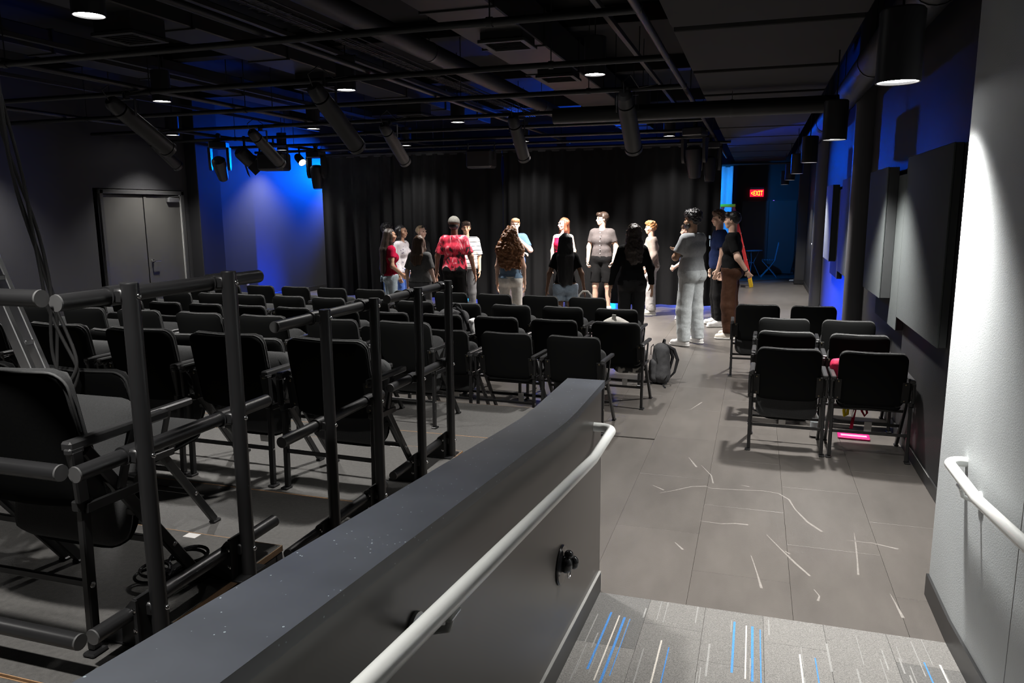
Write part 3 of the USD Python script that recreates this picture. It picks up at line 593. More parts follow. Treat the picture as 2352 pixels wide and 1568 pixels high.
def chair(label, cat, loc, group, up=True, card=False):
    t = thing('theatre_seat', label, cat, loc, 0, group)
    tb = .30                                                                  # recline of the back
    Rb = rotx(tb * .62)
    c = np.array([0, .058, .592])
    obj('back_shell', MB().add(*xf(pillow(.452, .400, .034, .055, .030), Rb, c - Rb @ np.array([0, .014, 0]))), SHELL, t, smooth=True)
    obj('back_cushion', MB().add(*xf(pillow(.446, .394, .056, .055, .028, flat=4), Rb, c + Rb @ np.array([0, .022, .007]))), FABRIC, t, smooth=True)
    px, pz = [], []
    for q in np.linspace(0, 1, 7): px.append(-.2225); pz.append(.02 + .120 * q)
    for q in np.linspace(0, PI / 2, 7)[1:]: px.append(-.1675 - .055 * math.cos(q)); pz.append(.141 + .055 * math.sin(q))
    px, pz = np.array(px + [0.0] + [-v for v in px[::-1]]), np.array(pz + [.1965] + pz[::-1])
    pp = np.stack([px, .005 - .030 * (1 - (px / .226) ** 2), pz + .002], 1)
    obj('piping', MB().tube(pp @ Rb.T + c, .0042, 6), PIPING, t, smooth=True)
    if up: Rs, cs = rotx(PI / 2 - .22) , np.array([0, .232, .435])
    else: Rs, cs = rotx(.10), np.array([0, .275, .425])
    RS = Rs @ rotx(-PI / 2)                                                   # pad's z becomes seat depth
    obj('seat_cushion', MB().add(*xf(pillow(.445, .445, .085, .075, 0, flat=3.2), Rs @ rotx(-PI / 2), cs)), FABRIC, t, smooth=True)
    pan = pillow(.43, .455, .05, .10, .018, flat=4)
    obj('seat_pan', MB().add(*xf(pan, Rs @ rotx(-PI / 2), cs + Rs @ np.array([0, -.01, -.036]))), SHELL, t, smooth=True)
    for s in (-1, 1):
        x = s * .2555
        rl = obj('rear_leg', MB().bar((x, 0, .012), (x, .012, .435), .024, .030, .004, (0, 1, 0)).box((x, .01, .43), (.028, .05, .03), .004), CHAIRM, t)
        obj('leg_bolt', MB().ell((x + s * .0125, .004, .20), (.004, .009, .009), sub=1).ell((x, .012, .447), (.008, .008, .005), sub=1), CHROME, rl)
        obj('foot', MB().box((x + s * .006, -.004, .006), (.040, .055, .012), .004), CHAIRM, rl)
        q = s * .2545
        flg = obj('front_leg', MB().bar((q, .432, .012), (q, .035, .575), .022, .034, .004, (0, 1, 0)), CHAIRM, t)
        obj('foot', MB().box((q, .436, .006), (.032, .05, .012), .004), CHAIRM, flg)
        obj('leg_bolt', MB().ell((q + s * .011, .318, .18), (.004, .009, .009), sub=1), CHROME, flg)
        obj('link_arm', MB().bar((s * .272, .005, .42), (s * .272, .20, .415), .010, .030, .003), CHAIRM, t)
        ar = obj('armrest', MB().box((s * .256, .155, .598), (.036, .36, .028), .006), ARMM, t)
        obj('arm_post', MB().bar((s * .268, .0, .44), (s * .268, -.006, .585), .018, .036, .004, (0, 1, 0)), CHAIRM, ar)
        obj('arm_brace', MB().bar((s * .268, .19, .59), (s * .268, .13, .43), .012, .028, .003, (0, 1, 0)), CHAIRM, ar)
        obj('hinge_cap', MB().box((s * .262, -.004, .585), (.026, .05, .022), .006), ARMM, ar)
        bk = obj('side_bracket', MB().box((s * .222, .035, .505), (.048, .006, .160), .002, Rb).box((s * .244, .060, .495), (.006, .055, .16), .002, Rb), SHELLB, t)
        obj('bracket_bolt', MB().ell((s * .220, .018, .568), (.008, .004, .008), sub=1).ell((s * .220, .046, .443), (.008, .004, .008), sub=1), BOLT, bk)
        obj('pivot', MB().cyl((s * .215, .215, .425), (s * .25, .215, .425), .020, 12), CHAIRM, t)
    obj('rear_stretcher', MB().box((0, .006, .200), (.49, .012, .020), .002), CHAIRM, t)
    obj('front_stretcher', MB().box((0, .310, .190), (.49, .014, .022), .002), CHAIRM, t)
    obj('seat_bar', MB().box((0, .20, .330), (.49, .012, .02), .002), CHAIRM, t)
    if card: obj('number_card', MB().box((-.02 if up else .03, .302, .165), (.052, .0022, .085), .0006, rotx(.12)), WHITEC, t, label='white number card hanging from the bar')
    return t
ROWS = [  # row phrase, height, foot line y (at its aisle end), tilt of the row, x of each seat from the aisle outwards
    ('front row of the wide block', 0, 8.70, .075, [-1.86 - .597 * k for k in range(11)], 'F4'),
    ('second row of the wide block', 0, 7.74, .055, [-1.35 - .586 * k for k in range(12)], 'F3'),
    ('third row of the wide block', 0, 6.80, .055, [-1.19 - .592 * k for k in range(12)], 'F2'),
    ('fourth row of the wide block', 0, 5.93, .05, [-1.385, -1.975, -2.55, -3.15, -3.75, -4.35, -4.97, -5.58, -6.2, -6.8], 'F1'),
    ('fifth row (lowest step)', .2, 5.06, .035, [-2.49, -3.10, -3.75, -4.38, -5.02, -5.64, -6.24, -6.85], 'T3'),
    ('sixth row (lowest step)', .2, 4.13, .03, [-2.54, -3.14, -3.74, -4.33, -4.93, -5.53], 'M'),
    ('seventh row (middle step)', .4, 3.19, .03, [-1.985, -2.59, -3.17, -3.77, -4.42], 'T2'),
    ('eighth row (middle step)', .4, 2.29, .0, [-2.57, -3.17], 'N2'),
    ('row on the top step', .6, 1.49, .0, [-1.955, -2.53], 'N1'),
    ('back row of the narrow block', 0, 5.80, .02, [.837, .27], 'R1'), ('third row of the narrow block', 0, 6.62, .02, [.838, .278], 'R2'),
    ('second row of the narrow block', 0, 7.45, .02, [.842, .286], 'R3'), ('front row of the narrow block', 0, 8.48, -.02, [.612, .053], 'R4')]
DOWN = {('F1', 1), ('N2', 0), ('N2', 1), ('R1', 0), ('F2', 0), ('F2', 3), ('F4', 0), ('T3', 1)}
CARD = {('T2', 1), ('M', 0), ('T3', 0), ('F1', 1), ('F1', 2), ('F2', 0), ('R1', 0), ('R1', 1), ('R4', 1)}
protos = {}
for nm, z, y, sl, xs, code in ROWS:
    for i, x in enumerate(xs):
        up, card = (code, i) not in DOWN, (code, i) in CARD
        if code[0] == 'R': where = 'beside the wall' if i == 0 else 'on the walkway'
        else: where = 'at the aisle end' if i == 0 else '%s from the aisle end' % ords[i]
        lab = 'black theatre seat %s, %s%s' % (where, nm, '; folded down' if not up else '')
        rz = (-sl if sl else 0) + .02 * (RNG.random() - .5)
        loc = (x, y + sl * (xs[0] - x) + .02 * (RNG.random() - .5), z)
        grp = 'seats of the ' + nm.split(' (')[0] if 'block' in nm else 'seats of the ' + nm.split(' (')[0] + ' of the wide block'
        if (up, card) not in protos:
            t = chair(lab, 'seat', loc, grp, up, card); protos[(up, card)] = t
            UsdGeom.Xformable(t).GetOrderedXformOps()[1].Set(math.degrees(rz))
        else: dup(protos[(up, card)], loc, rz, lab, grp)

# ------------------------------------------------------------------ handrails, wall fitting
def arc(c, a, b, n=8):
    """quarter turn from c+a to c+b"""
    c, a, b = map(np.array, (c, a, b)); return [c + a * math.cos(k * PI / 2 / n) + b * math.sin(k * PI / 2 / n) for k in range(n + 1)]
def handrail(lab, xr, xw, ye, zline, brk, R=.0205):
    t = thing('handrail', lab, 'handrail'); sx = 1 if xw > xr else -1
    w = abs(xw - xr); rr = min(.055, w * .75)
    pts = [np.array((xr, y, zline(y))) for y in np.linspace(-1.9, ye - rr, 14)]
    c = np.array((xr + sx * rr, ye - rr, zline(ye)))
    pts += arc(c, (-sx * rr, 0, 0), (0, rr, 0), 8)[1:] + [np.array((xw, ye, zline(ye)))]
    obj('rail', MB().tube(pts, R, 24), WHITERAIL, t, smooth=50)
    for y in brk:
        z = zline(y)
        b = obj('bracket', MB().box((xr + sx * .004, y, z - .030), (.030, .055, .012), .004).tube([(xr, y, z - .03), (xr + sx * .01, y, z - .065), (xw - sx * .03, y, z - .078), (xw, y, z - .075)], .0085, 10), WHITERAIL, t, smooth=40)
        obj('wall_rose', MB().cyl((xw - sx * .008, y, z - .075), (xw, y, z - .075), .034, 18), WHITERAIL, b)
handrail('white tubular handrail on the half wall beside the ramp', -.560, -.645, 3.19, lambda y: .858 if y > 2.75 else .858 + (2.75 - y) * .112, (1.33, -.6))
handrail('white tubular handrail on the pale wall beside the ramp', .775, .845, 3.33, lambda y: .795 if y > 2.9 else .795 + (2.9 - y) * .10, (3.10, 1.2), .0205)
t = thing('wall_fitting', 'glossy black round fitting on the ramp half wall', 'wall fitting', (-.645, 2.59, .49))
Rk = axis_to((1, 0, 0)); GLOSS = mat('gloss_black', (.012, .012, .013), .12, .05, 10)
obj('back_plate', MB().lathe([(0, 0), (.072, 0), (.076, .004), (.072, .010), (0, .012)], R=Rk, seg=28), GLOSS, t, smooth=40)
obj('dome', MB().ell((.022, .0, .005), (.026, .030, .034)), GLOSS, t, smooth=True)
obj('dome', MB().ell((.030, .008, .040), (.018, .018, .018)), GLOSS, t, smooth=True)
obj('latch', MB().ell((.046, .020, .006), (.020, .020, .026)), GLOSS, t, smooth=True)
obj('ring', MB().tube([(.032, .012 + .022 * math.cos(a), -.030 + .022 * math.sin(a)) for k, a in enumerate(np.linspace(0, 2 * PI, 20))], .0022, 6), CHROME, t)

# ------------------------------------------------------------------ people: signed-distance bodies meshed with surface nets
def surface_nets(F, o, h):
    s = F < 0; n0, n1, n2 = F.shape
    cells = np.zeros((n0 - 1, n1 - 1, n2 - 1), int)
    for a in (0, 1):
        for b in (0, 1):
            for c in (0, 1): cells += s[a:n0 - 1 + a, b:n1 - 1 + b, c:n2 - 1 + c]
    act = (cells > 0) & (cells < 8); idx = -np.ones(act.shape, int); I = np.argwhere(act); idx[act] = np.arange(len(I))
    P = np.zeros((len(I), 3)); W = np.zeros(len(I))
    cor = [(a, b, c) for a in (0, 1) for b in (0, 1) for c in (0, 1)]
    for p in range(8):
        for q in range(p + 1, 8):
            if sum(x != y for x, y in zip(cor[p], cor[q])) != 1: continue
            A = F[I[:, 0] + cor[p][0], I[:, 1] + cor[p][1], I[:, 2] + cor[p][2]]; B = F[I[:, 0] + cor[q][0], I[:, 1] + cor[q][1], I[:, 2] + cor[q][2]]
            m = (A < 0) != (B < 0); t = np.where(m, A / np.where(m, A - B, 1), 0)
            P += m[:, None] * (np.array(cor[p]) + t[:, None] * (np.array(cor[q]) - np.array(cor[p]))); W += m
    V = (I + P / W[:, None]) * h + o
    faces = []
    for ax in range(3):
        u, w = (ax + 1) % 3, (ax + 2) % 3
        sl0 = [slice(None)] * 3; sl1 = [slice(None)] * 3; sl0[ax] = slice(0, -1); sl1[ax] = slice(1, None)
        a, b = s[tuple(sl0)], s[tuple(sl1)]
        for flip, m in ((False, a & ~b), (True, ~a & b)):
            E = np.argwhere(m); ok = (E[:, u] > 0) & (E[:, w] > 0) & (E[:, u] < F.shape[u] - 1) & (E[:, w] < F.shape[w] - 1); E = E[ok]
            if not len(E): continue
            eu, ew = np.eye(3, dtype=int)[u], np.eye(3, dtype=int)[w]
            q = [idx[tuple((E - k).T)] for k in (0 * eu, eu, eu + ew, ew)]
            q = np.stack(q, 1); faces.append(q[:, ::-1] if flip else q)
    return V, np.vstack(faces)
class SDF:
    def __init__(self, k=.03): self.p, self.k, self.cuts = [], k, []
    def cap(self, a, b, ra, rb=None, sq=None): self.p.append(('c', np.array(a, float), np.array(b, float), ra, ra if rb is None else rb)); return self
    def ell(self, c, r, R=None): self.p.append(('e', np.array(c, float), np.array(r, float), None if R is None else np.asarray(R))); return self
    def cut(self, n, d): self.cuts.append((np.array(n, float), d)); return self       # keep n.x <= d
    def mesh(self, h, off=0.0, sub=None, disp=None):
        lo, hi = np.full(3, 9e9), np.full(3, -9e9); pad = off + 3 * h
        for q in self.p:
            if q[0] == 'c':
                for a, r in ((q[1], q[3]), (q[2], q[4])): lo = np.minimum(lo, a - r); hi = np.maximum(hi, a + r)
            else: m = q[2].max(); lo = np.minimum(lo, q[1] - m); hi = np.maximum(hi, q[1] + m)
        lo -= pad; hi += pad; n = np.ceil((hi - lo) / h).astype(int) + 1
        ax = [lo[i] + h * np.arange(n[i]) for i in range(3)]
        F = np.full(n, .25); k = self.k
        for q in self.p:
            if q[0] == 'c': l = np.minimum(q[1] - q[3], q[2] - q[4]); u = np.maximum(q[1] + q[3], q[2] + q[4])
            else: m = q[2].max(); l, u = q[1] - m, q[1] + m
            i0 = np.clip(((l - off - k - .03 - lo) / h).astype(int), 0, n - 1); i1 = np.clip(((u + off + k + .03 - lo) / h).astype(int) + 2, 1, n)
            S = tuple(slice(a, b) for a, b in zip(i0, i1))
            X, Y, Z = np.meshgrid(*(ax[i][S[i]] for i in range(3)), indexing='ij', sparse=True)
            if q[0] == 'c':
                d = q[2] - q[1]; L = d @ d + 1e-12
                t = np.clip(((X - q[1][0]) * d[0] + (Y - q[1][1]) * d[1] + (Z - q[1][2]) * d[2]) / L, 0, 1)
                D = np.sqrt((X - q[1][0] - t * d[0]) ** 2 + (Y - q[1][1] - t * d[1]) ** 2 + (Z - q[1][2] - t * d[2]) ** 2) - (q[3] + t * (q[4] - q[3]))
            else:
                x, y, z = X - q[1][0], Y - q[1][1], Z - q[1][2]
                if q[3] is not None: R = q[3]; x, y, z = R[0, 0] * x + R[1, 0] * y + R[2, 0] * z, R[0, 1] * x + R[1, 1] * y + R[2, 1] * z, R[0, 2] * x + R[1, 2] * y + R[2, 2] * z
                k0 = np.sqrt((x / q[2][0]) ** 2 + (y / q[2][1]) ** 2 + (z / q[2][2]) ** 2); k1 = np.sqrt((x / q[2][0] ** 2) ** 2 + (y / q[2][1] ** 2) ** 2 + (z / q[2][2] ** 2) ** 2)
                D = k0 * (k0 - 1) / (k1 + 1e-9)
            A = F[S]; hh = np.maximum(k - np.abs(A - D), 0) / k; F[S] = np.minimum(A, D) - hh * hh * k / 4
        F = F - off
        X, Y, Z = np.meshgrid(*ax, indexing='ij', sparse=True)
        for nn, d in self.cuts: F = np.maximum(F, nn[0] * X + nn[1] * Y + nn[2] * Z - d)
        if sub is not None: F = np.maximum(F, sub(X, Y, Z))
        F[[0, -1]] = .1; F[:, [0, -1]] = .1; F[:, :, [0, -1]] = .1
        V, Q = surface_nets(F, lo, h)
        if disp is not None:
            nrm = np.zeros_like(V); f = np.vstack([Q[:, [0, 1, 2]], Q[:, [0, 2, 3]]]); fn = np.cross(V[f[:, 1]] - V[f[:, 0]], V[f[:, 2]] - V[f[:, 0]])
            for c in range(3): np.add.at(nrm, f[:, c], fn)
            nrm /= np.linalg.norm(nrm, axis=1, keepdims=True) + 1e-12; V = V + nrm * disp(V)[:, None]
        return V, Q
def A_(x): return np.array(x, float)
SKIN = {k: mat('skin_' + k, c, .5, .06, 20) for k, c in (('fair', (.62, .40, .30)), ('tan', (.50, .29, .19)), ('olive', (.42, .25, .16)), ('brown', (.17, .085, .05)), ('pale', (.68, .46, .37)))}
def hairm(n, c, r=.38): return mat('hair_' + n, c, r, .45, 60, stretch=(1, 1, .12), bump=.7, bscale=220)
HAIR = {n: hairm(n, c) for n, c in (('black', (.012, .011, .012)), ('darkbrown', (.035, .022, .016)), ('brown', (.085, .045, .025)), ('auburn', (.23, .09, .03)), ('reddish', (.16, .05, .025)), ('blond', (.55, .42, .27)), ('ginger', (.42, .20, .08)), ('sandy', (.26, .14, .07)))}
DARKEYE = mat('eye_dark', (.02, .015, .012), .2); LIPS = mat('lips', (.42, .16, .13), .5); SOLE = mat('shoe_sole', (.75, .74, .72), .6)
def cloth(n, c, r=.95, noise=.12, **k): return mat('cloth_' + n, c, r, noise, k.pop('scale', 30), bump=.35, bscale=180, spec=.12, **k)
def person(label, loc, H, face, fem=False, skin='fair', hair=('short', 'brown'), top=None, bottom=None, shoes=None, arms='down', headturn=0.0, stance=.0, build=1.0, step=0.0, look=0.0):
    """face: heading in degrees, 0 = towards +y (the curtain), positive turns to -x; local frame faces +y"""
    t = thing('person', label, 'person', loc, math.radians(face), 'people standing in a circle on the stage floor')
    s = H / 1.75; sw = (.155 if fem else .178) * (1 + .4 * (build - 1)); hw = .098 if fem else .092
    B = build; lean = 0.0
    S = lambda *p: A_(p) * s
    k = .035 * s
    hipz, sho = .93, 1.425
    foot = [(-hw - stance, -step, .0), (hw + stance, step, .0)]
    tor = []                                                                  # trunk capsules: a, b, ra, rb
    wr = (.094 if fem else .110) * B
    tor += [((-.065, 0, .955), (.065, 0, .955), (.108 if not fem else .112) * B), ((-.082, -.045, .925), (-.082, -.045, .925), .088 * B), ((.082, -.045, .925), (.082, -.045, .925), .088 * B),
            ((-.045, .005, 1.09), (.045, .005, 1.09), wr), ((-.07, .0, 1.27), (.07, .0, 1.27), (.098 if fem else .112) * B), ((-sw + .06, -.005, 1.385), (sw - .06, -.005, 1.385), .068)]
    if fem: tor += [((-.068, .068, 1.265), (-.068, .068, 1.265), .062), ((.068, .068, 1.265), (.068, .068, 1.265), .062)]
    elif B > 1.05: tor += [((-.03, .05, 1.06), (.03, .05, 1.06), .105 * B)]
    arm = []
    presets = {'down': [((-sw - .045, -.02, 1.14), (-sw - .055, .045, .885)), ((sw + .045, -.02, 1.14), (sw + .055, .045, .885))],
               'open': [((-sw - .085, -.03, 1.15), (-sw - .125, .04, .90)), ((sw + .085, -.03, 1.15), (sw + .125, .04, .90))],
               'fists': [((-sw - .065, -.03, 1.14), (-sw - .05, .10, .905)), ((sw + .065, -.03, 1.14), (sw + .05, .10, .905))],
               'back': [((-sw - .06, -.10, 1.15), (-.07, -.19, .96)), ((sw + .06, -.10, 1.15), (.07, -.20, .98))],
               'crossed': [((-sw - .05, .09, 1.165), (-.01, .215, 1.175)), ((sw + .05, .10, 1.165), (.0, .185, 1.225))],
               'clasp': [((-sw - .05, -.01, 1.13), (-.05, .20, .98)), ((sw + .05, -.01, 1.13), (.05, .20, .97))],
               'chin': [((-sw - .10, .13, 1.16), (-.03, .19, 1.40)), ((sw + .05, .05, 1.15), (-.10, .20, 1.12))],
               'halfback': [((-sw - .075, -.11, 1.14), (-sw + .08, -.215, .95)), ((sw + .05, .03, 1.14), (sw + .03, .13, .92))],
               'lift': [((-sw - .05, -.02, 1.14), (-sw - .055, .045, .885)), ((sw + .10, .02, 1.22), (sw - .02, .22, 1.32))]}
    body = SDF(k)
    for a, b, r in tor: body.cap(S(*a), S(*b), r * s * .985)
    body.cap(S(0, -.005, 1.40), S(0, .012, 1.55), (.050 if fem else .058) * s, (.045 if fem else .053) * s)
    for i, sx in enumerate((-1, 1)):
        sh = A_((sx * (sw - .01), -.005, 1.395)); el, wrp = map(A_, presets[arms][i])
        arm.append((sh, el, wrp))
        body.cap(sh * s, el * s, (.045 if fem else .052) * B ** .6 * s, (.034 if fem else .041) * s).cap(el * s, wrp * s, (.036 if fem else .042) * s, (.023 if fem else .028) * s)
    legs = []
    for i, sx in enumerate((-1, 1)):
        fx, fy, _ = foot[i]; hp = A_((sx * hw * .95, .0, .90)); an = A_((fx * 1.02, fy - .02, .085)); kn = (hp * .47 + an * .53) + A_((sx * .004, .022, .0)); legs.append((hp, kn, an))
        body.cap(hp * s, kn * s, .078 * B * s, .053 * s).cap(kn * s, an * s, .052 * s, .036 * s).cap((kn * .62 + an * .38 + A_((0, -.022, 0))) * s, (kn * .5 + an * .5 + A_((0, -.018, 0))) * s, .045 * s, .04 * s)
        body.cap((an + A_((0, -.03, -.045))) * s, (an + A_((sx * .02, .15, -.055))) * s, .036 * s, .028 * s)
    V, Q = body.mesh(.014 * s)
    parts = [(V, Q)]
    # hands: palm, four fingers and a thumb, on a finer grid
    for i, sx in enumerate((-1, 1)):
        sh, el, wp = arm[i]; d = wp - el; d /= np.linalg.norm(d)
        curl = {'down': .45, 'open': .3, 'fists': 1.35, 'back': .9, 'crossed': .35, 'clasp': 1.0, 'chin': .8, 'lift': .5, 'halfback': .7}[arms]
        lat = np.cross(d, A_((sx, 0, 0)) if abs(d[0]) < .75 else A_((0, 0, 1.0))); lat /= np.linalg.norm(lat)
        if lat[1] < 0: lat = -lat                                             # thumb side
        pn = np.cross(lat, d) ; pn /= np.linalg.norm(pn)
        if (pn @ A_((-sx, 0, 0)) if abs(d[0]) < .75 else pn @ A_((0, -1, 0))) < 0: pn = -pn      # palm normal
        hd = SDF(.010 * s); 
        for q in (-.024, -.008, .010, .026): hd.cap((wp + d * .008 + lat * q * .6) * s, (wp + d * .085 + lat * q) * s, .0135 * s, .0115 * s)
        for q, L in ((-.030, .060), (-.0105, .072), (.0095, .076), (.029, .068)):
            p = wp + d * .088 + lat * q; a = curl * .5
            for f in (.45, .32, .25):
                a_ = min(a, 2.4); e = p + (d * math.cos(a_) + pn * math.sin(a_)) * L * f; hd.cap(p * s, e * s, .0085 * s, .0078 * s); p = e; a += curl * .62
        p = wp + d * .025 + lat * .025; e = p + (d * .7 + lat * .55 + pn * .35) * .045; hd.cap(p * s, e * s, .0115 * s, .0095 * s); hd.cap(e * s, (e + (d * .85 + lat * .05 + pn * .5) * .034) * s, .0092 * s, .0082 * s)
        hd.cap((wp - d * .03) * s, (wp + d * .015) * s, .024 * s, .026 * s)
        parts.append(hd.mesh(.0052 * s))
    # head
    hc = A_((0, .018, 1.640)); RH = rotz(headturn) @ rotx(look)
    def hp_(*p): return (hc + RH @ (A_(p))) * s
    hs = 1.0 if not fem else .96
    head = SDF(.018 * s)
    head.ell(hp_(0, -.012, .018), A_((.074, .093, .088)) * s * hs, RH).ell(hp_(0, .028, -.045), A_((.058, .060, .072)) * s * hs, RH).ell(hp_(0, .052, -.092), A_((.030, .026, .022)) * s * hs, RH)
    head.cap(hp_(0, .082, .002), hp_(0, .100, -.034), .010 * s, .0125 * s).cap(hp_(-.030, .074, .018), hp_(.030, .074, .018), .011 * s).cap(hp_(-.016, .079, -.062), hp_(.016, .079, -.062), .010 * s)
    for sx in (-1, 1): head.ell(hp_(sx * .075, -.012, -.012), A_((.010, .019, .030)) * s, RH @ rotz(sx * -.35)).ell(hp_(sx * .042, .055, -.03), A_((.024, .026, .024)) * s, RH)
    head.cap(hp_(0, -.02, -.07), S(0, .0, 1.50), .050 * s * hs, (.046 if fem else .053) * s)
    parts.append(head.mesh(.0065 * s))
    import manifold3d as mf
    try:
        acc = None
        for v, q in parts:
            tri = np.vstack([q[:, [0, 1, 2]], q[:, [0, 2, 3]]])
            m = mf.Manifold(mf.Mesh(vert_properties=np.ascontiguousarray(v, np.float32), tri_verts=np.ascontiguousarray(tri, np.uint32)))
            if m.is_empty(): raise ValueError('open')
            acc = m if acc is None else acc + m
        mm = acc.to_mesh(); bm = (np.array(mm.vert_properties[:, :3]), np.array(mm.tri_verts))
    except Exception:
        b = MB()
        for v, q in parts: b.add(v, q)
        bm = b.mesh()
    obj('body', bm, SKIN[skin], t, smooth=True)
    for sx in (-1, 1):
        e = obj('eye', MB().ell(hp_(sx * .031, .083, -.001), A_((.0125, .006, .0065)) * s, RH), DARKEYE, t, smooth=True)
        obj('eyebrow', MB().tube([hp_(sx * .048, .080, .020), hp_(sx * .033, .088, .026), hp_(sx * .016, .089, .022)], .0035 * s, 6), HAIR[hair[1]], t)
    obj('mouth', MB().tube([hp_(-.024, .080, -.062), hp_(-.010, .089, -.060), hp_(.010, .089, -.060), hp_(.024, .080, -.062)], [.002 * s, .005 * s, .005 * s, .002 * s], 8), LIPS, t, smooth=True)
    # clothes
    fbm = lambda V, f, sd: meshkit.fbm(V * f, 3, sd) - .5
    sd = int(abs(loc[0]) * 100) % 97
    def shirt(m, sleeve=.62, hem=.90, loose=.016, lab=None, neck=1.475, vneck=0.0, straps=False):
        g = SDF(.04 * s)
        for a, b, r in tor: g.cap(S(*a), S(*b), r * s)
        if not fem or loose > .02: g.cap(S(-.06, .0, 1.0), S(.06, .0, 1.0), .103 * B * s)
        if not straps: g.cap(S(-sw + .05, -.005, 1.40), S(sw - .05, -.005, 1.40), .058 * s).cap(S(0, -.008, 1.42), S(0, -.003, 1.46), .062 * s)
        for sh, el, wp in arm:
            if straps: continue
            if sleeve <= 1.0:
                e = sh + (el - sh) * sleeve; g.cap(sh * s, e * s, (.043 if fem else .047) * B ** .5 * s, (.042 if fem else .048) * s)
            else:
                e = el + (wp - el) * (sleeve - 1); g.cap(sh * s, el * s, .048 * s, .040 * s).cap(el * s, e * s, .040 * s, .030 * s)
        g.cut((0, 0, -1), -hem * s).cut((0, 0, 1), (neck if not straps else 1.385) * s)
        for sh, el, wp in arm:
            pass
        def sub(X, Y, Z):
            d = -1e3
            for sh, el, wp in arm:                                            # flat cuffs: nothing beyond the cuff plane near that arm
                if straps: break
                if sleeve <= 1.0: c = sh + (el - sh) * (sleeve + .02); n = el - sh
                else: c = el + (wp - el) * (sleeve - 1 + .01); n = wp - el
                n = n / np.linalg.norm(n); c = c * s
                pl = n[0] * (X - c[0]) + n[1] * (Y - c[1]) + n[2] * (Z - c[2])
                near = .074 * s - np.sqrt((X - c[0]) ** 2 + (Y - c[1]) ** 2 + (Z - c[2]) ** 2)
                d = np.maximum(d, np.minimum(pl, near))
            c = S(0, .055 + vneck, 1.50); nk = .070 * s - np.sqrt((X - c[0]) ** 2 + (Y - c[1]) ** 2 + (Z - c[2]) ** 2)
            return np.maximum(d, nk) if not straps else d
        w = (lambda V: .014 * s * fbm(V, 9 / s, sd) * np.clip((1.36 * s - V[:, 2]) / .2, .25, 1.2) + .006 * s * fbm(V * A_((1, 1, .4)), 26 / s, sd + 3))
        return obj('shirt', g.mesh(.0125 * s, loose * s, sub, w), m, t, smooth=True, label=lab)
    def pants(m, end=.10, loose=.012, waist=1.0, lab=None, name='trousers', cuff=False):
        g = SDF(.022 * s)
        for a, b, r in tor[:3]: g.cap(S(*a), S(*b), r * s)
        g.cap(S(-.05, .0, 1.02), S(.05, .0, 1.02), .100 * B * s)
        for hp, kn, an in legs:
            g.cap(hp * s, kn * s, .080 * B * s, .060 * s + loose * .5).cap(kn * s, an * s, .060 * s + loose * .6, .045 * s + loose * .5)
        g.cut((0, 0, 1), waist * s).cut((0, 0, -1), -end * s)
        w = (lambda V: .016 * s * fbm(V * A_((1, 1, .9)), 9 / s, sd + 9) + .010 * s * fbm(V * A_((.6, .6, 1.6)), 17 / s, sd + 4) * np.clip((.55 * s - V[:, 2]) / .3, .2, 1))
        p = obj(name, g.mesh(.0125 * s, loose * s, None, w), m, t, smooth=True, label=lab)
        obj('waistband', (lambda q: q)(band(tor, s, B, waist)), m, p, smooth=True)
        return p
    def band(tor, s, B, z):
        a = np.linspace(0, 2 * PI, 33); return MB().tube([((.05 + .125 * B) * s * math.cos(q), (.122 * B) * s * math.sin(q) - .004, (z - .012) * s) for q in a], .010 * s, 6, False)
    def shoe(m, croc=False, lab=None):
        for i, sx in enumerate((-1, 1)):
            an = legs[i][2]; tx = sx * .025
            g = SDF(.03 * s); g.cap((an + A_((0, -.04, -.035))) * s, (an + A_((tx, .15, -.045))) * s, .046 * s, .040 * s).cap((an + A_((0, -.01, .005))) * s, (an + A_((tx * .5, .06, -.02))) * s, .042 * s, .04 * s)
            g.cut((0, 0, 1), (.105) * s).cut((0, 0, -1), -.016)
            so = obj('shoe', g.mesh(.009 * s), m, t, smooth=True, label=lab)
            q = SDF(.02); q.cap((an + A_((0, -.045, -.055))) * s, (an + A_((tx, .155, -.055))) * s, .050 * s, .045 * s); q.cut((0, 0, 1), .028).cut((0, 0, -1), -.001)
            obj('sole', q.mesh(.009 * s), SOLE, so, smooth=40)
    if top: shirt(**top)
    if bottom: pants(**bottom)
    if shoes: shoe(**shoes)
    # hair
    st, hc_ = hair; HM = HAIR[hc_]
    fz = lambda V, f, am, sd2=0, zs=1.0: am * s * (meshkit.fbm(V * A_((f, f, f * zs)), 3, sd + sd2) - .45)
    g = SDF(.025 * s)
    g.ell(hp_(0, -.022, .028), A_((.083, .096, .090)) * s * hs, RH)
    face_cut = lambda X, Y, Z: None
    def sub(X, Y, Z, zline=.035):
        f = RH @ A_((0, 1, 0)); u = RH @ A_((0, 0, 1)); c = hc * s
        y = f[0] * (X - c[0]) + f[1] * (Y - c[1]) + f[2] * (Z - c[2]); z = u[0] * (X - c[0]) + u[1] * (Y - c[1]) + u[2] * (Z - c[2])
        return np.minimum(y - .018 * s, zline * s - z + .0 * y)              # the face stays free
    if st == 'beanie':
        g.cut(RH @ A_((0, -.25, -1)), (RH @ A_((0, -.25, -1))) @ hp_(0, 0, .0))
        cp = obj('beanie', g.mesh(.008 * s, .010 * s, None, lambda V: fz(V, 60, .003)), cloth('beanie_grey', (.15, .145, .13)), t, smooth=True, label='grey knitted beanie')
        obj('short_hair', SDF(.02).ell(hp_(0, -.03, -.03), A_((.076, .082, .06)) * s, RH).cut((RH @ A_((0, 1, 0))), (RH @ A_((0, 1, 0))) @ hp_(0, -.01, 0)).mesh(.009 * s), HM, t, smooth=True)
    elif st in ('short', 'curly', 'wavy_top'):
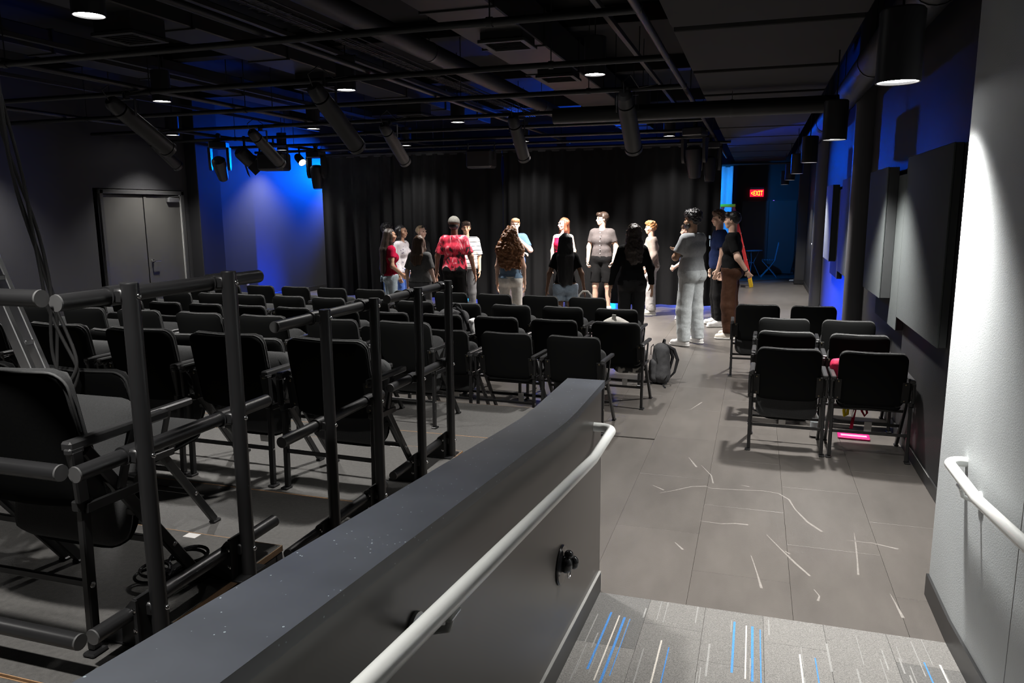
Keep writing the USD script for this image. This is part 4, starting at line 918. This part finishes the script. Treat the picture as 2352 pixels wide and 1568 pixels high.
        if st != 'short':
            g.ell(hp_(0, .012, .085), A_((.080, .085, .045)) * s, RH)
            if st == 'curly': g.ell(hp_(0, -.03, .07), A_((.094, .100, .075)) * s, RH)
        else: g.cap(hp_(-.045, .06, .075), hp_(.045, .06, .075), .030 * s)
        g.cut(RH @ A_((0, .55, -1)), (RH @ A_((0, .55, -1))) @ hp_(0, -.055, -.045))
        am = {'short': .010, 'curly': .040, 'wavy_top': .030}[st]
        obj('hair', g.mesh(.0075 * s, .006 * s, sub, lambda V: fz(V, {'short': 40, 'curly': 42, 'wavy_top': 36}[st] / s, am)), HM, t, smooth=True)
    else:
        L = {'long': 1.28, 'verylong': 1.0, 'curlylong': 1.12, 'wavylong': 1.24, 'bun': 1.6, 'mid': 1.36}[st]
        wid = {'long': .075, 'verylong': .085, 'curlylong': .15, 'wavylong': .085, 'bun': .05, 'mid': .075}[st]
        if st != 'bun':
            for q in np.linspace(-1, 1, 7):
                a = hc + RH @ A_((q * .062, -.055 - .02 * (1 - abs(q)), .03)); b = A_((q * wid * 1.05, -.100 - .03 * (1 - abs(q)), 1.40)); c = A_((q * wid, -.125 - .02 * (1 - abs(q)), L + .03 * abs(q) + .02 * math.sin(5 * q)))
                g.cap(a * s, b * s, .034 * s, .036 * s * (1.6 if st == 'curlylong' else 1)).cap(b * s, c * s, .036 * s * (1.6 if st == 'curlylong' else 1), .022 * s)
            for q in (-1, 1):                                                 # side locks in front of the shoulders
                g.cap(hp_(q * .070, .005, .0), (hc + RH @ A_((q * .082, -.01, -.12))) * s, .022 * s, .026 * s).cap((hc + RH @ A_((q * .082, -.01, -.12))) * s, A_((q * wid * 1.0, -.085, 1.38)) * s, .026 * s, .03 * s)
        else: g.ell(hp_(0, -.10, .02), A_((.04, .035, .04)) * s, RH)
        f = {'long': 26, 'verylong': 24, 'curlylong': 30, 'wavylong': 34, 'bun': 30, 'mid': 28}[st]; am = {'long': .014, 'verylong': .014, 'curlylong': .050, 'wavylong': .034, 'bun': .008, 'mid': .014}[st]
        zs = {'curlylong': .8, 'wavylong': .7}.get(st, .22)
        def sub2(X, Y, Z):
            a = sub(X, Y, Z, .062); return a
        obj('hair', g.mesh(.0085 * s, .004 * s, sub2, lambda V: fz(V, f / s, am, 1, zs)), HM, t, smooth=True)
    t_info = dict(s=s, hp=hp_, S=S, RH=RH, arm=arm)
    return t, t_info

TIE = usdkit.material(stage, '/World/Looks/cloth_tie_dye', {'tc': ('texture_coordinate', {}), 'm': ('mapping', {'scale': (1, 1, .45)}), 'n': ('noise_texture', {'scale': 9.0, 'detail': 3.0, 'distortion': 1.6}),
    'r': ('rgb_ramp', {'ramp': [(.30, (.012, .006, .008)), (.42, (.04, .008, .012)), (.47, (.55, .012, .04)), (.55, (.60, .02, .06)), (.62, (.72, .22, .26)), (.72, (.75, .6, .6))]}), 'p': ('principled_bsdf', {'roughness': .8})},
    [('tc.object', 'm.vector'), ('m.vector', 'n.vector'), ('n.fac', 'r.fac'), ('r.color', 'p.base_color')], surface='p.BSDF')
STRIPE = usdkit.material(stage, '/World/Looks/cloth_striped', {'tc': ('texture_coordinate', {}), 's': ('separate_xyz', {}), 'mm': ('math', {'math_type': 'multiply', 'value2': 14.0}), 'f': ('math', {'math_type': 'fraction'}), 'g': ('math', {'math_type': 'less_than', 'value2': .16}),
    'm': ('mix', {'color1': (.58, .57, .55), 'color2': (.05, .05, .055)}), 'p': ('principled_bsdf', {'roughness': .8})},
    [('tc.object', 's.vector'), ('s.z', 'mm.value1'), ('mm.value', 'f.value1'), ('f.value', 'g.value1'), ('g.value', 'm.fac'), ('m.color', 'p.base_color')], surface='p.BSDF')
FLORAL = usdkit.material(stage, '/World/Looks/cloth_floral', {'tc': ('texture_coordinate', {}), 'v': ('voronoi_texture', {'scale': 22.0}), 'g': ('math', {'math_type': 'less_than', 'value2': .20}),
    'm': ('mix', {'color1': (.66, .63, .66), 'color2': (.16, .12, .22)}), 'p': ('principled_bsdf', {'roughness': .8})}, [('tc.object', 'v.vector'), ('v.distance', 'g.value1'), ('g.value', 'm.fac'), ('m.color', 'p.base_color')], surface='p.BSDF')
JEANS, WHITEJ, DENIM = cloth('jeans_pale', (.42, .50, .56), noise=.2), cloth('jeans_white', (.72, .69, .64)), cloth('denim_blue', (.33, .41, .50), noise=.2)
BLK, GREYT, NAVY = cloth('black', (.007, .007, .0075)), cloth('grey', (.105, .105, .105)), cloth('navy', (.012, .022, .075))
LGREY, BROWNP, JOG = cloth('light_grey', (.36, .375, .39)), cloth('brown_cargo', (.040, .017, .009), .6), cloth('jogger_grey', (.50, .53, .54), noise=.15)
WSHOE, BSHOE = cloth('shoe_white', (.78, .77, .76), .5), cloth('shoe_dark', (.03, .03, .032), .5)
person('person hidden behind the red T-shirt, only dark blue-lit hair showing', (-6.06, 11.9, 0), 1.575, -78, False, 'tan', ('curly', 'black'), dict(m=NAVY), dict(m=cloth('denim_dark', (.04, .08, .22))), dict(m=WSHOE))
t, q = person('person with very long dark hair in a red T-shirt and pale jeans', (-5.21, 10.3, 0), 1.555, -50, True, 'tan', ('verylong', 'darkbrown'), dict(m=cloth('red', (.42, .008, .045)), sleeve=.45, hem=.97, loose=.010), dict(m=JEANS, end=.09, loose=.012), dict(m=WSHOE), 'clasp')
s = q['s']; obj('back_pocket', MB().box((-.072 * s, -.148 * s, .90 * s), (.07, .008, .085), .003).ell((-.072 * s, -.153 * s, .905 * s), (.016, .004, .016), sub=1), cloth('pocket_dark', (.10, .13, .17)), t, label='dark heart patch on the pocket')
person('person with dark shoulder-length hair in a pale patterned long-sleeved top', (-5.5, 11.3, 0), 1.585, -92, True, 'tan', ('mid', 'black'), dict(m=FLORAL, sleeve=1.9, hem=.92), dict(m=cloth('denim_mid', (.05, .10, .30))), dict(m=WSHOE))
person('person with long brown hair seen from behind, in a loose grey T-shirt', (-4.49, 9.8, 0), 1.475, -8, True, 'pale', ('long', 'brown'), dict(m=GREYT, sleeve=.80, hem=.98, loose=.030), dict(m=cloth('charcoal', (.075, .075, .078)), loose=.022), dict(m=WSHOE), 'open')
t, q = person('blond person with dark sunglasses pushed up on the head, black top', (-5.38, 11.8, 0), 1.565, -108, True, 'pale', ('bun', 'blond'), dict(m=BLK, sleeve=1.8), dict(m=BLK), dict(m=BSHOE))
hp = q['hp']; g = MB()
for sx in (-1, 1): g.ell(hp(sx * .034, .062, .088), (.026, .010, .018), sub=1); g.bar(hp(sx * .062, .055, .085), hp(sx * .080, -.04, .05), .004, .006)
obj('sunglasses', g, GLOSS, t)
person('person in a grey beanie and a red and black tie-dye T-shirt', (-4.37, 10.8, 0), 1.715, 8, False, 'brown', ('beanie', 'black'), dict(m=TIE, sleeve=.82, hem=.92, loose=.016), dict(m=BLK, loose=.02), dict(m=BSHOE), 'open', build=1.02)
person('person in a pale striped shirt, mostly behind the tie-dye T-shirt', (-4.68, 12.1, 0), 1.63, 200, False, 'tan', ('short', 'darkbrown'), dict(m=STRIPE, sleeve=.98, hem=.90, loose=.026), dict(m=cloth('charcoal', (.075, .075, .078))), dict(m=WSHOE), 'down', build=1.05)
person('person with long curly auburn hair, blue tank top and white jeans', (-3.25, 10.1, 0), 1.585, 12, True, 'fair', ('curlylong', 'auburn'), dict(m=cloth('pale_blue', (.20, .30, .42)), straps=True, hem=.97, loose=.010), dict(m=WHITEJ, end=.09, loose=.008), dict(m=WSHOE), 'down', build=1.05)
t, q = person('person with glasses and a blue T-shirt, hand raised to the chin', (-4.12, 13.1, 0), 1.665, 200, False, 'pale', ('short', 'sandy'), dict(m=cloth('blue', (.07, .13, .27)), sleeve=.7), dict(m=cloth('dark_mauve', (.11, .09, .10))), dict(m=BSHOE), 'chin')
hp = q['hp']; g = MB()
for sx in (-1, 1):
    a = np.linspace(0, 2 * PI, 15); g.tube([hp(sx * .032 + .021 * math.cos(b), .096, .0 + .015 * math.sin(b)) for b in a], .0022, 5); g.tube([hp(sx * .054, .094, .004), hp(sx * .078, .0, .002)], .002, 5)
g.tube([hp(-.011, .099, .003), hp(.011, .099, .003)], .002, 5); obj('glasses', g, GLOSS, t)
person('person with long reddish hair and bare shoulders, looking aside', (-3.26, 13.2, 0), 1.675, 192, True, 'pale', ('long', 'reddish'), dict(m=cloth('red', (.42, .008, .045)), straps=True, hem=.97), dict(m=BLK), dict(m=WSHOE), 'down', headturn=-1.05)
t, q = person('person with very long black hair, black T-shirt and denim shorts', (-2.34, 9.6, 0), 1.51, 12, True, 'brown', ('verylong', 'black'), dict(m=BLK, sleeve=.62, hem=1.02, loose=.014), dict(m=DENIM, end=.74, loose=.016, name='shorts'), dict(m=WSHOE), 'open')
t, q = person('person with short dark hair in a grey buttoned shirt and black shorts', (-2.60, 13.4, 0), 1.765, 176, False, 'fair', ('short', 'darkbrown'), dict(m=cloth('grey_warm', (.075, .066, .066)), sleeve=.60, hem=.90, loose=.012), dict(m=BLK, end=.52, loose=.022, name='shorts'), dict(m=WSHOE), 'fists', headturn=-1.0, build=1.03, stance=.03)
s = q['s']
for k in range(7): obj('button', MB().ell((0, (.158 - .022 * abs(k - 2.5) / 2.5 * (k > 2) - .012 * (k < 2)) * s, (1.40 - k * .073) * s), (.008, .004, .008), sub=1), WHITEC, t)
person('person dressed all in black with wavy dark hair, seen from behind', (-1.49, 9.7, 0), 1.625, 22, True, 'tan', ('wavylong', 'darkbrown'), dict(m=BLK, sleeve=1.92, hem=.92, loose=.012), dict(m=cloth('black_trousers', (.016, .016, .017), .6), loose=.014), dict(m=BSHOE), 'open', headturn=.45, build=1.12)
person('person with curly ginger hair, beige sweatshirt and pale trousers', (-1.71, 13.2, 0), 1.60, 104, False, 'fair', ('wavy_top', 'ginger'), dict(m=cloth('beige', (.21, .175, .155)), sleeve=1.85, hem=.90, loose=.026), dict(m=cloth('pale_grey', (.40, .385, .38)), loose=.024), dict(m=cloth('shoe_two_tone', (.45, .44, .40))), 'fists', stance=.02)
person('person mostly hidden behind the grey T-shirt, in navy with white shoes', (-1.08, 12.85, 0), 1.555, 92, False, 'pale', ('short', 'brown'), dict(m=NAVY), dict(m=NAVY), dict(m=WSHOE), 'clasp')
t, q = person('person with curly black hair and beard, grey T-shirt and pale joggers, arms crossed', (-.80, 10.35, 0), 1.775, 58, False, 'olive', ('curly', 'black'), dict(m=LGREY, sleeve=.72, hem=.88, loose=.018), dict(m=JOG, loose=.026, end=.075), dict(m=WSHOE), 'crossed', headturn=.35, stance=.06, build=1.04)
hp, RH, s = q['hp'], q['RH'], q['s']
g = SDF(.02); g.ell(hp(0, .040, -.075), A_((.062, .062, .045)) * s, RH).cap(hp(-.066, .01, -.03), hp(-.060, .03, -.075), .016).cap(hp(.066, .01, -.03), hp(.060, .03, -.075), .016)
obj('beard', g.mesh(.008, .0, lambda X, Y, Z: Z - hp(0, 0, -.047)[2]), HAIR['black'], t, smooth=True)
t, q = person('person with curly brown hair in a navy T-shirt with a pale chest print', (-.54, 12.2, 0), 1.775, 102, False, 'fair', ('wavy_top', 'brown'), dict(m=NAVY, sleeve=.7, hem=.88, loose=.022), dict(m=BLK, loose=.014), dict(m=WSHOE), 'down', stance=.05)
s = q['s']; obj('chest_print', MB().box((.0, .142 * s, 1.36 * s), (.13, .012, .05), .004).box((-.02, .142 * s, 1.27 * s), (.03, .012, .10), .004), cloth('print_pale', (.5, .68, .85)), t, label='pale blue chest print')
t, q = person('person in a black T-shirt and brown cargo trousers, hand held behind', (-.31, 11.05, 0), 1.765, 84, False, 'fair', ('short', 'black'), dict(m=BLK, sleeve=.72, hem=.93, loose=.016), dict(m=BROWNP, loose=.026, end=.09), dict(m=cloth('shoe_cream', (.62, .57, .5))), 'halfback', stance=.03)
w = q['arm'][0][2] * q['s']; e = q['arm'][0][1] * q['s']; d = (w - e) / np.linalg.norm(w - e)
obj('bracelet', MB().tube([w - d * .03, w - d * .018], [.034, .034], 16), BSHOE, t)

# ------------------------------------------------------------------ bags and small things on and under the seats
BAGK, BAGG, PALEB = cloth('bag_black', (.025, .025, .027), .7), cloth('bag_charcoal', (.075, .075, .078), .7), cloth('bag_pale', (.55, .53, .49), .7)
def blobmesh(caps, h=.012, k=.04, wr=.006, f=14, cuts=(), seed=3):
    g = SDF(k)
    for q in caps: g.cap(*q)
    for n, d in cuts: g.cut(n, d)
    return g.mesh(h, 0, None, lambda V: wr * 2 * (meshkit.fbm(V * f, 3, seed) - .5))
t = thing('backpack', 'charcoal backpack standing on the floor by the aisle seat', 'backpack', (-.905, 7.95, 0), -1.15)
obj('main_bag', blobmesh([((x, .0, .085), (x * .8, .01, .345), .085, .065) for x in (-.07, -.025, .025, .07)], cuts=[((0, 0, -1), -.004)]), BAGG, t, smooth=True)
obj('front_pocket', blobmesh([((x, -.07, .06), (x * .9, -.065, .21), .048, .036) for x in (-.055, -.015, .02, .055)], k=.03), BAGG, t, smooth=True)
b = obj('side_pocket', blobmesh([((-.135, -.01, .065), (-.135, -.01, .18), .05, .045)], k=.02), BAGK, t, smooth=True)
obj('bottle_lid', MB().cyl((-.15, -.01, .20), (-.15, -.01, .25), .033, 16).ell((-.15, -.01, .25), (.034, .034, .02)), mat('lid_grey', (.35, .34, .32), .5), b, smooth=40)
for sx in (-1, 1): obj('shoulder_strap', MB().tube([(sx * .05, .05, .40), (sx * .07, .12, .36), (sx * .08, .16, .25), (sx * .08, .13, .12), (sx * .07, .07, .05)], [.014, .02, .018, .012, .008], 8), BAGK, t, smooth=True)
obj('top_handle', MB().tube([(-.03, .03, .41), (-.02, .04, .455), (.02, .04, .455), (.03, .03, .41)], .009, 8), BAGK, t, smooth=True)
obj('loose_strap', MB().tube([(.12, .05, .10), (.20, .02, .12), (.22, -.0, .04), (.17, -.02, .012), (.28, -.03, .008)], .007, 6), BAGK, t, smooth=True)
obj('zip_line', MB().tube([(-.10, -.075, .28), (-.06, -.085, .37), (0, -.08, .41), (.06, -.085, .37), (.10, -.075, .28)], .004, 6), BAGK, t)
t = thing('bag', 'pale grey bag with straps on the third row aisle seat', 'bag', (-1.22, 7.12, .466))
obj('bag_body', blobmesh([((x, 0, .075), (x * .8 - .01, 0, .28 - abs(x + .02) * .4), .075, .06) for x in (-.11, -.05, 0, .05, .11)], cuts=[((0, 0, -1), -.001)]), PALEB, t, smooth=True)
obj('strap', MB().bar((-.04, -.072, .10), (-.03, -.04, .36), .04, .012, .003), PALEB, t); obj('dark_pocket', MB().box((.04, -.070, .22), (.07, .02, .12), .006), BAGG, t)
t = thing('backpack', 'black backpack leaning on a third row seat beside a white cloth', 'backpack', (-2.93, 7.13, .466), .0)
obj('main_bag', blobmesh([((x, 0, .08), (x * .9 + .015, 0, .30 - abs(x) * .3), .08, .075) for x in (-.10, -.04, .03, .11)], cuts=[((0, 0, -1), -.001)]), BAGG, t, smooth=True)
obj('shoulder_strap', MB().tube([(.08, -.06, .38), (.15, -.07, .33), (.20, -.08, .22), (.22, -.06, .10)], [.012, .018, .016, .01], 8), BAGK, t, smooth=True)
obj('top_handle', MB().tube([(.02, -.02, .375), (.05, -.02, .41), (.10, -.02, .40), (.12, -.02, .35)], .01, 8), BAGK, t, smooth=True)
obj('white_cloth', blobmesh([((-2.685, 7.06, .70), (-2.66, 7.05, .60), .028), ((-2.675, 7.0, .72), (-2.68, 7.10, .72), .022)], h=.008, k=.02, f=30), cloth('towel_white', (.75, .74, .74)), label='white cloth hanging beside the black backpack', cat='cloth', smooth=True)
t = thing('bag', 'beige bag with an arched handle on the front row aisle seat', 'bag', (-1.95, 9.02, .466))
obj('bag_body', blobmesh([((x, 0, .065), (x * .9, 0, .21), .065, .055) for x in (-.10, -.03, .03, .10)], cuts=[((0, 0, -1), -.001)]), PALEB, t, smooth=True)
obj('handle', MB().tube([(-.09, 0, .24), (-.075, 0, .32), (-.03, 0, .365), (.03, 0, .365), (.075, 0, .32), (.09, 0, .24)], .011, 8), PALEB, t, smooth=True)
t = thing('bag', 'crumpled pink bag on the back row seat beside the wall', 'bag', (.70, 6.09, .466))
obj('bag_body', blobmesh([((x, 0, .06), (x - .015, 0, .17), .06, .055) for x in (-.06, 0, .06, .12)], f=18, wr=.012, cuts=[((0, 0, -1), -.001)]), cloth('pink', (.62, .03, .09), .6), t, smooth=True)
obj('zip_pull', MB().ell((-.115, -.03, .12), (.008, .008, .008), sub=1), CHROME, t)
YEL, REDL = cloth('strap_yellow', (.75, .52, .01), .6), cloth('strap_red', (.33, .004, .03), .6)
t = thing('key_lanyard', 'yellow lanyard with keys hanging under the back row seat', 'lanyard', (.70, 6.03, .20))
obj('strap', MB().tube([(.0, .0, .19), (-.012, 0, .10), (-.006, 0, .06), (.012, 0, .075), (.02, 0, .19)], [.011, .012, .012, .011, .008], 8), YEL, t, smooth=True)
for k in range(3): obj('key', MB().box((.035 + k * .010, .004 * k, .105 - .012 * k), (.010, .003, .06), .001, roty(.2 * (k - 1))).lathe([(.005, -.0015), (.012, -.0015), (.012, .0015), (.005, .0015)], (.035 + k * .01, 0, .15), rotx(PI / 2), 12), CHROME, t)
t = thing('lanyard', 'dark red lanyard hanging under the back row seat', 'lanyard', (.775, 6.05, .16))
obj('strap', MB().bar((-.028, 0, .0), (.0, 0, .235), .022, .003, 0, (0, 1, 0)).tube([(.0, 0, .235), (.04, 0, .14), (.06, 0, .105), (.075, 0, .13), (.05, 0, .235)], .008, 8), REDL, t)
obj('clip', MB().cyl((.035, 0, .16), (.045, 0, .225), .007, 10), CHROME, t)
t = thing('folder', 'bright pink folder lying on the floor under the back row seat', 'folder', (.81, 6.38, 0), -.06)
obj('cover', MB().box((0, 0, .010), (.235, .16, .020), .006), mat('pink_plastic', (.75, .02, .18), .35), t); obj('label_strip', MB().box((0, -.02, .0205), (.19, .05, .002)), mat('pink_pale', (.8, .35, .45), .4), t)
t = thing('water_bottle', 'clear plastic water bottle on the floor under the narrow block', 'bottle', (.51, 6.31, 0))
obj('bottle', MB().lathe([(0, .0), (.028, .0), (.032, .006), (.032, .05), (.030, .055), (.032, .06), (.032, .14), (.026, .17), (.013, .195), (.013, .205)], seg=20), usdkit.material(stage, '/World/Looks/clear_plastic', {'p': ('principled_bsdf', {'base_color': (.95, .97, .98), 'roughness': .06, 'transmission_weight': 1.0, 'ior': 1.3})}, surface='p.BSDF'), t, smooth=40)
obj('cap', MB().cyl((0, 0, .205), (0, 0, .222), .015, 16), WHITEC, t); obj('label_band', MB().tube([(0, 0, .075), (0, 0, .125)], [.0325, .0325], 20), mat('label_pale', (.65, .70, .74), .4), t)
obj('camouflage_pouch', blobmesh([((-1.16, 6.97, .335), (-1.0, 6.97, .335), .045), ((-1.20, 6.99, .35), (-1.02, 7.05, .35), .04)], f=22), usdkit.material(stage, '/World/Looks/camouflage', {'g': ('geometry', {}), 'n': ('noise_texture', {'scale': 16.0, 'detail': 1.0}), 'r': ('rgb_ramp', {'ramp': [(.0, (.02, .02, .02)), (.46, (.02, .02, .02)), (.5, (.12, .12, .12)), (.56, (.45, .43, .40))]}), 'p': ('principled_bsdf', {'roughness': .8})}, [('g.position', 'n.vector'), ('n.fac', 'r.fac'), ('r.color', 'p.base_color')], surface='p.BSDF'), label='camouflage pouch stuffed under the third row aisle seat', cat='pouch', smooth=True)
t = thing('cable_coil', 'loops of glossy black cable on the top step by the guard rail', 'cable', (-1.81, 1.90, .60))
for k, (x, y, z, r, a, b) in enumerate(((-.03, -.05, .03, .055, .3, .2), (-.02, -.045, .05, .05, .5, .1), (.03, .05, .05, .06, 1.2, .4), (.05, .05, .07, .05, 1.0, .9), (.08, -.02, .04, .045, .9, 1.4), (.0, .02, .04, .05, .2, .8))):
    R = rotz(b) @ rotx(a * .6); obj('cable_loop', MB().tube([A_((x, y, max(z, .012))) + R @ A_((r * math.cos(q), r * .8 * math.sin(q), 0)) * (1, 1, .55) for q in np.linspace(0, 2 * PI, 26)], .0055, 8), GLOSS, t, smooth=True)
obj('plug_block', MB().box((.02, .0, .025), (.05, .12, .04), .008), FIX, t)
t = thing('hanging_cables', 'bundle of grey cables hanging down in a loop from the ceiling', 'cable', (0, 0, 0))
HC = mat('cable_grey', (.10, .10, .10), .5)
base = A_([(-2.78, 2.2, 3.0), (-2.72, 2.2, 2.5), (-2.69, 2.2, 2.2), (-2.645, 2.2, 1.95), (-2.60, 2.2, 1.76), (-2.56, 2.2, 1.56), (-2.545, 2.2, 1.44), (-2.51, 2.2, 1.28), (-2.505, 2.2, 1.18), (-2.55, 2.2, 1.10)])
from scipy.interpolate import CubicSpline
for k in range(4):
    o = A_([(.016 * math.sin(1.2 * i + 2.1 * k) * (.6 if i in (4, 5, 6) else 1.0), .012 * math.cos(1.1 * i + k * 1.9), .0) for i in range(len(base))])
    b = base + o; b[7:, 0] += (-.05, -.03, .02, .03)[k]; b[-1, 0] -= .07; b[-1, 2] -= .10
    obj('cable', MB().tube(CubicSpline(np.arange(len(b)), b)(np.linspace(0, len(b) - 1, 60)), .0062, 8), HC, t, smooth=True)
t = thing('step_ladder', 'aluminium step ladder at the edge of the top step', 'ladder', (0, 0, .6))
def lrail(p, q, m=ALU): return MB().bar(p, q, .022, .050, .003, (1, 0, 0))
for y in (2.10, 2.155):
    obj('side_rail', lrail((-2.93, y, 1.45), (-2.305, y, .0)), ALU, t)
    obj('rear_rail', lrail((-2.99, y, 1.45), (-3.55, y, .0)), ALU, t)
    obj('rubber_foot', MB().box((-2.305, y, .012), (.05, .045, .024), .004), FIX, t)
for k in range(1, 6):
    z = 1.45 * k / 6; x = -2.305 - .625 * k / 6; obj('tread', MB().box((x - .0, 2.1275, z), (.06, .035, .02), .003), ALU, t)
obj('top_cap', MB().box((-2.96, 2.1275, 1.46), (.16, .10, .03), .006), FIX, t)

# ------------------------------------------------------------------ far end of the side aisle
t = thing('exit_sign', 'red lit sign with an arrow over the far door, reading EXIT', 'exit sign', (-.04, 22.66, 2.14))
RED = usdkit.material(stage, '/World/Looks/sign_red', {'e': ('emission', {'color': (1.0, .01, .05), 'strength': 1.3})}, surface='e.emission')
obj('sign_face', MB().box((0, -.03, .10), (.37, .03, .20), .006), RED, t); obj('sign_top', MB().box((0, -.02, .235), (.36, .06, .06), .006), mat('sign_housing', (.25, .2, .35), .5), t)
tx = meshkit.text_mesh('EXIT', .125, .006, True); v = np.array(tx.vertices); v[:, 0] *= 1.0; cx = (v[:, 0].min() + v[:, 0].max()) / 2; sc = .245 / (v[:, 0].max() - v[:, 0].min())
obj('sign_letters', MB().add(np.stack([(v[:, 0] - cx) * sc + .035, -.046 - v[:, 2], v[:, 1] + .037], 1), tx.faces), emit('sign_letter_glow', (1.0, .42, .02), 3.2), t)
obj('sign_arrow', MB().bar((-.105, -.049, .135), (-.150, -.049, .10), .006, .018).bar((-.150, -.049, .10), (-.105, -.049, .065), .006, .018), emit('sign_letter_glow', (1.0, .42, .02), 3.2), t)
t = thing('strobe_light', 'small purple glowing dome on the far wall', 'wall light', (.417, 22.69, 2.0)); obj('backplate', MB().box((0, 0, 0), (.12, .02, .14), .005), FIX, t); obj('dome', MB().ell((0, -.02, 0), (.045, .04, .045), sub=2), emit('strobe_glow', (.32, .12, .9), 1.6), t, smooth=True)
BISTRO = mat('bistro_blue_grey', (.14, .19, .26), .45)
t = thing('folding_chair', 'pale folding bistro chair at the far end, seen from the side', 'chair', (.36, 21.55, 0), 0)
for y in (-.19, .19):
    obj('leg', MB().tube([(-.20, y, 0), (.0, y, .24), (.14, y, .46), (.22, y, .92)], .011, 8), BISTRO, t); obj('leg', MB().tube([(.20, y, 0), (.0, y, .24), (-.19, y, .45)], .011, 8), BISTRO, t)
for k in range(6): obj('seat_slat', MB().box((-.17 + k * .06, 0, .462), (.045, .40, .012), .003), BISTRO, t)
for k in range(4): obj('back_slat', MB().box((.165 + k * .018, 0, .60 + k * .085), (.012, .40, .05), .003, roty(.2)), BISTRO, t)
obj('crossbar', MB().cyl((0, -.19, .24), (0, .19, .24), .009, 8), BISTRO, t)
t = thing('bistro_table', 'small round bistro table at the far end, beside the folding chair', 'table', (-.09, 21.5, 0))
obj('table_top', MB().lathe([(0, .695), (.27, .695), (.275, .70), (.275, .712), (.27, .716), (0, .716)], seg=32), BISTRO, t)
for k in range(3): a = k * 2.094 + .4; obj('leg', MB().tube([(.2 * math.cos(a), .2 * math.sin(a), .695), (.05 * math.cos(a), .05 * math.sin(a), .38), (.24 * math.cos(a), .24 * math.sin(a), 0)], .010, 8), BISTRO, t, smooth=True)
obj('ring', MB().tube([(.07 * math.cos(a), .07 * math.sin(a), .38) for a in np.linspace(0, 2 * PI, 20)], .006, 6), BISTRO, t)
t = thing('ladder', 'red fibreglass step ladder with yellow top and feet by the pale drape', 'ladder', (-.66, 18.75, 0))
LRED, LYEL = mat('fibreglass_red', (.55, .03, .03), .5), mat('ladder_yellow', (.80, .50, .02), .45)
for y in (-.22, .22):
    for q in (-1, 1):
        obj('side_rail', MB().bar((q * .12, y * .6, 1.86), (q * .58, y, .10), .03, .07, .004, (1, 0, 0)), LRED, t); obj('foot', MB().bar((q * .555, y, .20), (q * .60, y, .0), .04, .085, .006, (1, 0, 0)), LYEL, t)
for k in range(1, 6): f = k / 6; obj('tread', MB().box((.60 - .48 * f, 0, 1.86 * f), (.09, .40 - .14 * f, .025), .004), ALU, t)
obj('top_cap', MB().box((0, 0, 1.885), (.34, .32, .07), .012), LYEL, t)
obj('pale_cloth', blobmesh([((.86, 20.3, .02), (.98, 20.35, .02), .03)], h=.01, f=20, cuts=[((0, 0, -1), -.001)]), cloth('pale_blue_cloth', (.45, .55, .7)), label='small pale cloth on the floor by the square pillar', cat='cloth', smooth=True)
obj('wall_ledge', MB().box((1.08, 15.6, 1.13), (.12, .5, .03), .005), WHITEC, label='small pale ledge on the aisle wall by the far pillars', cat='ledge')
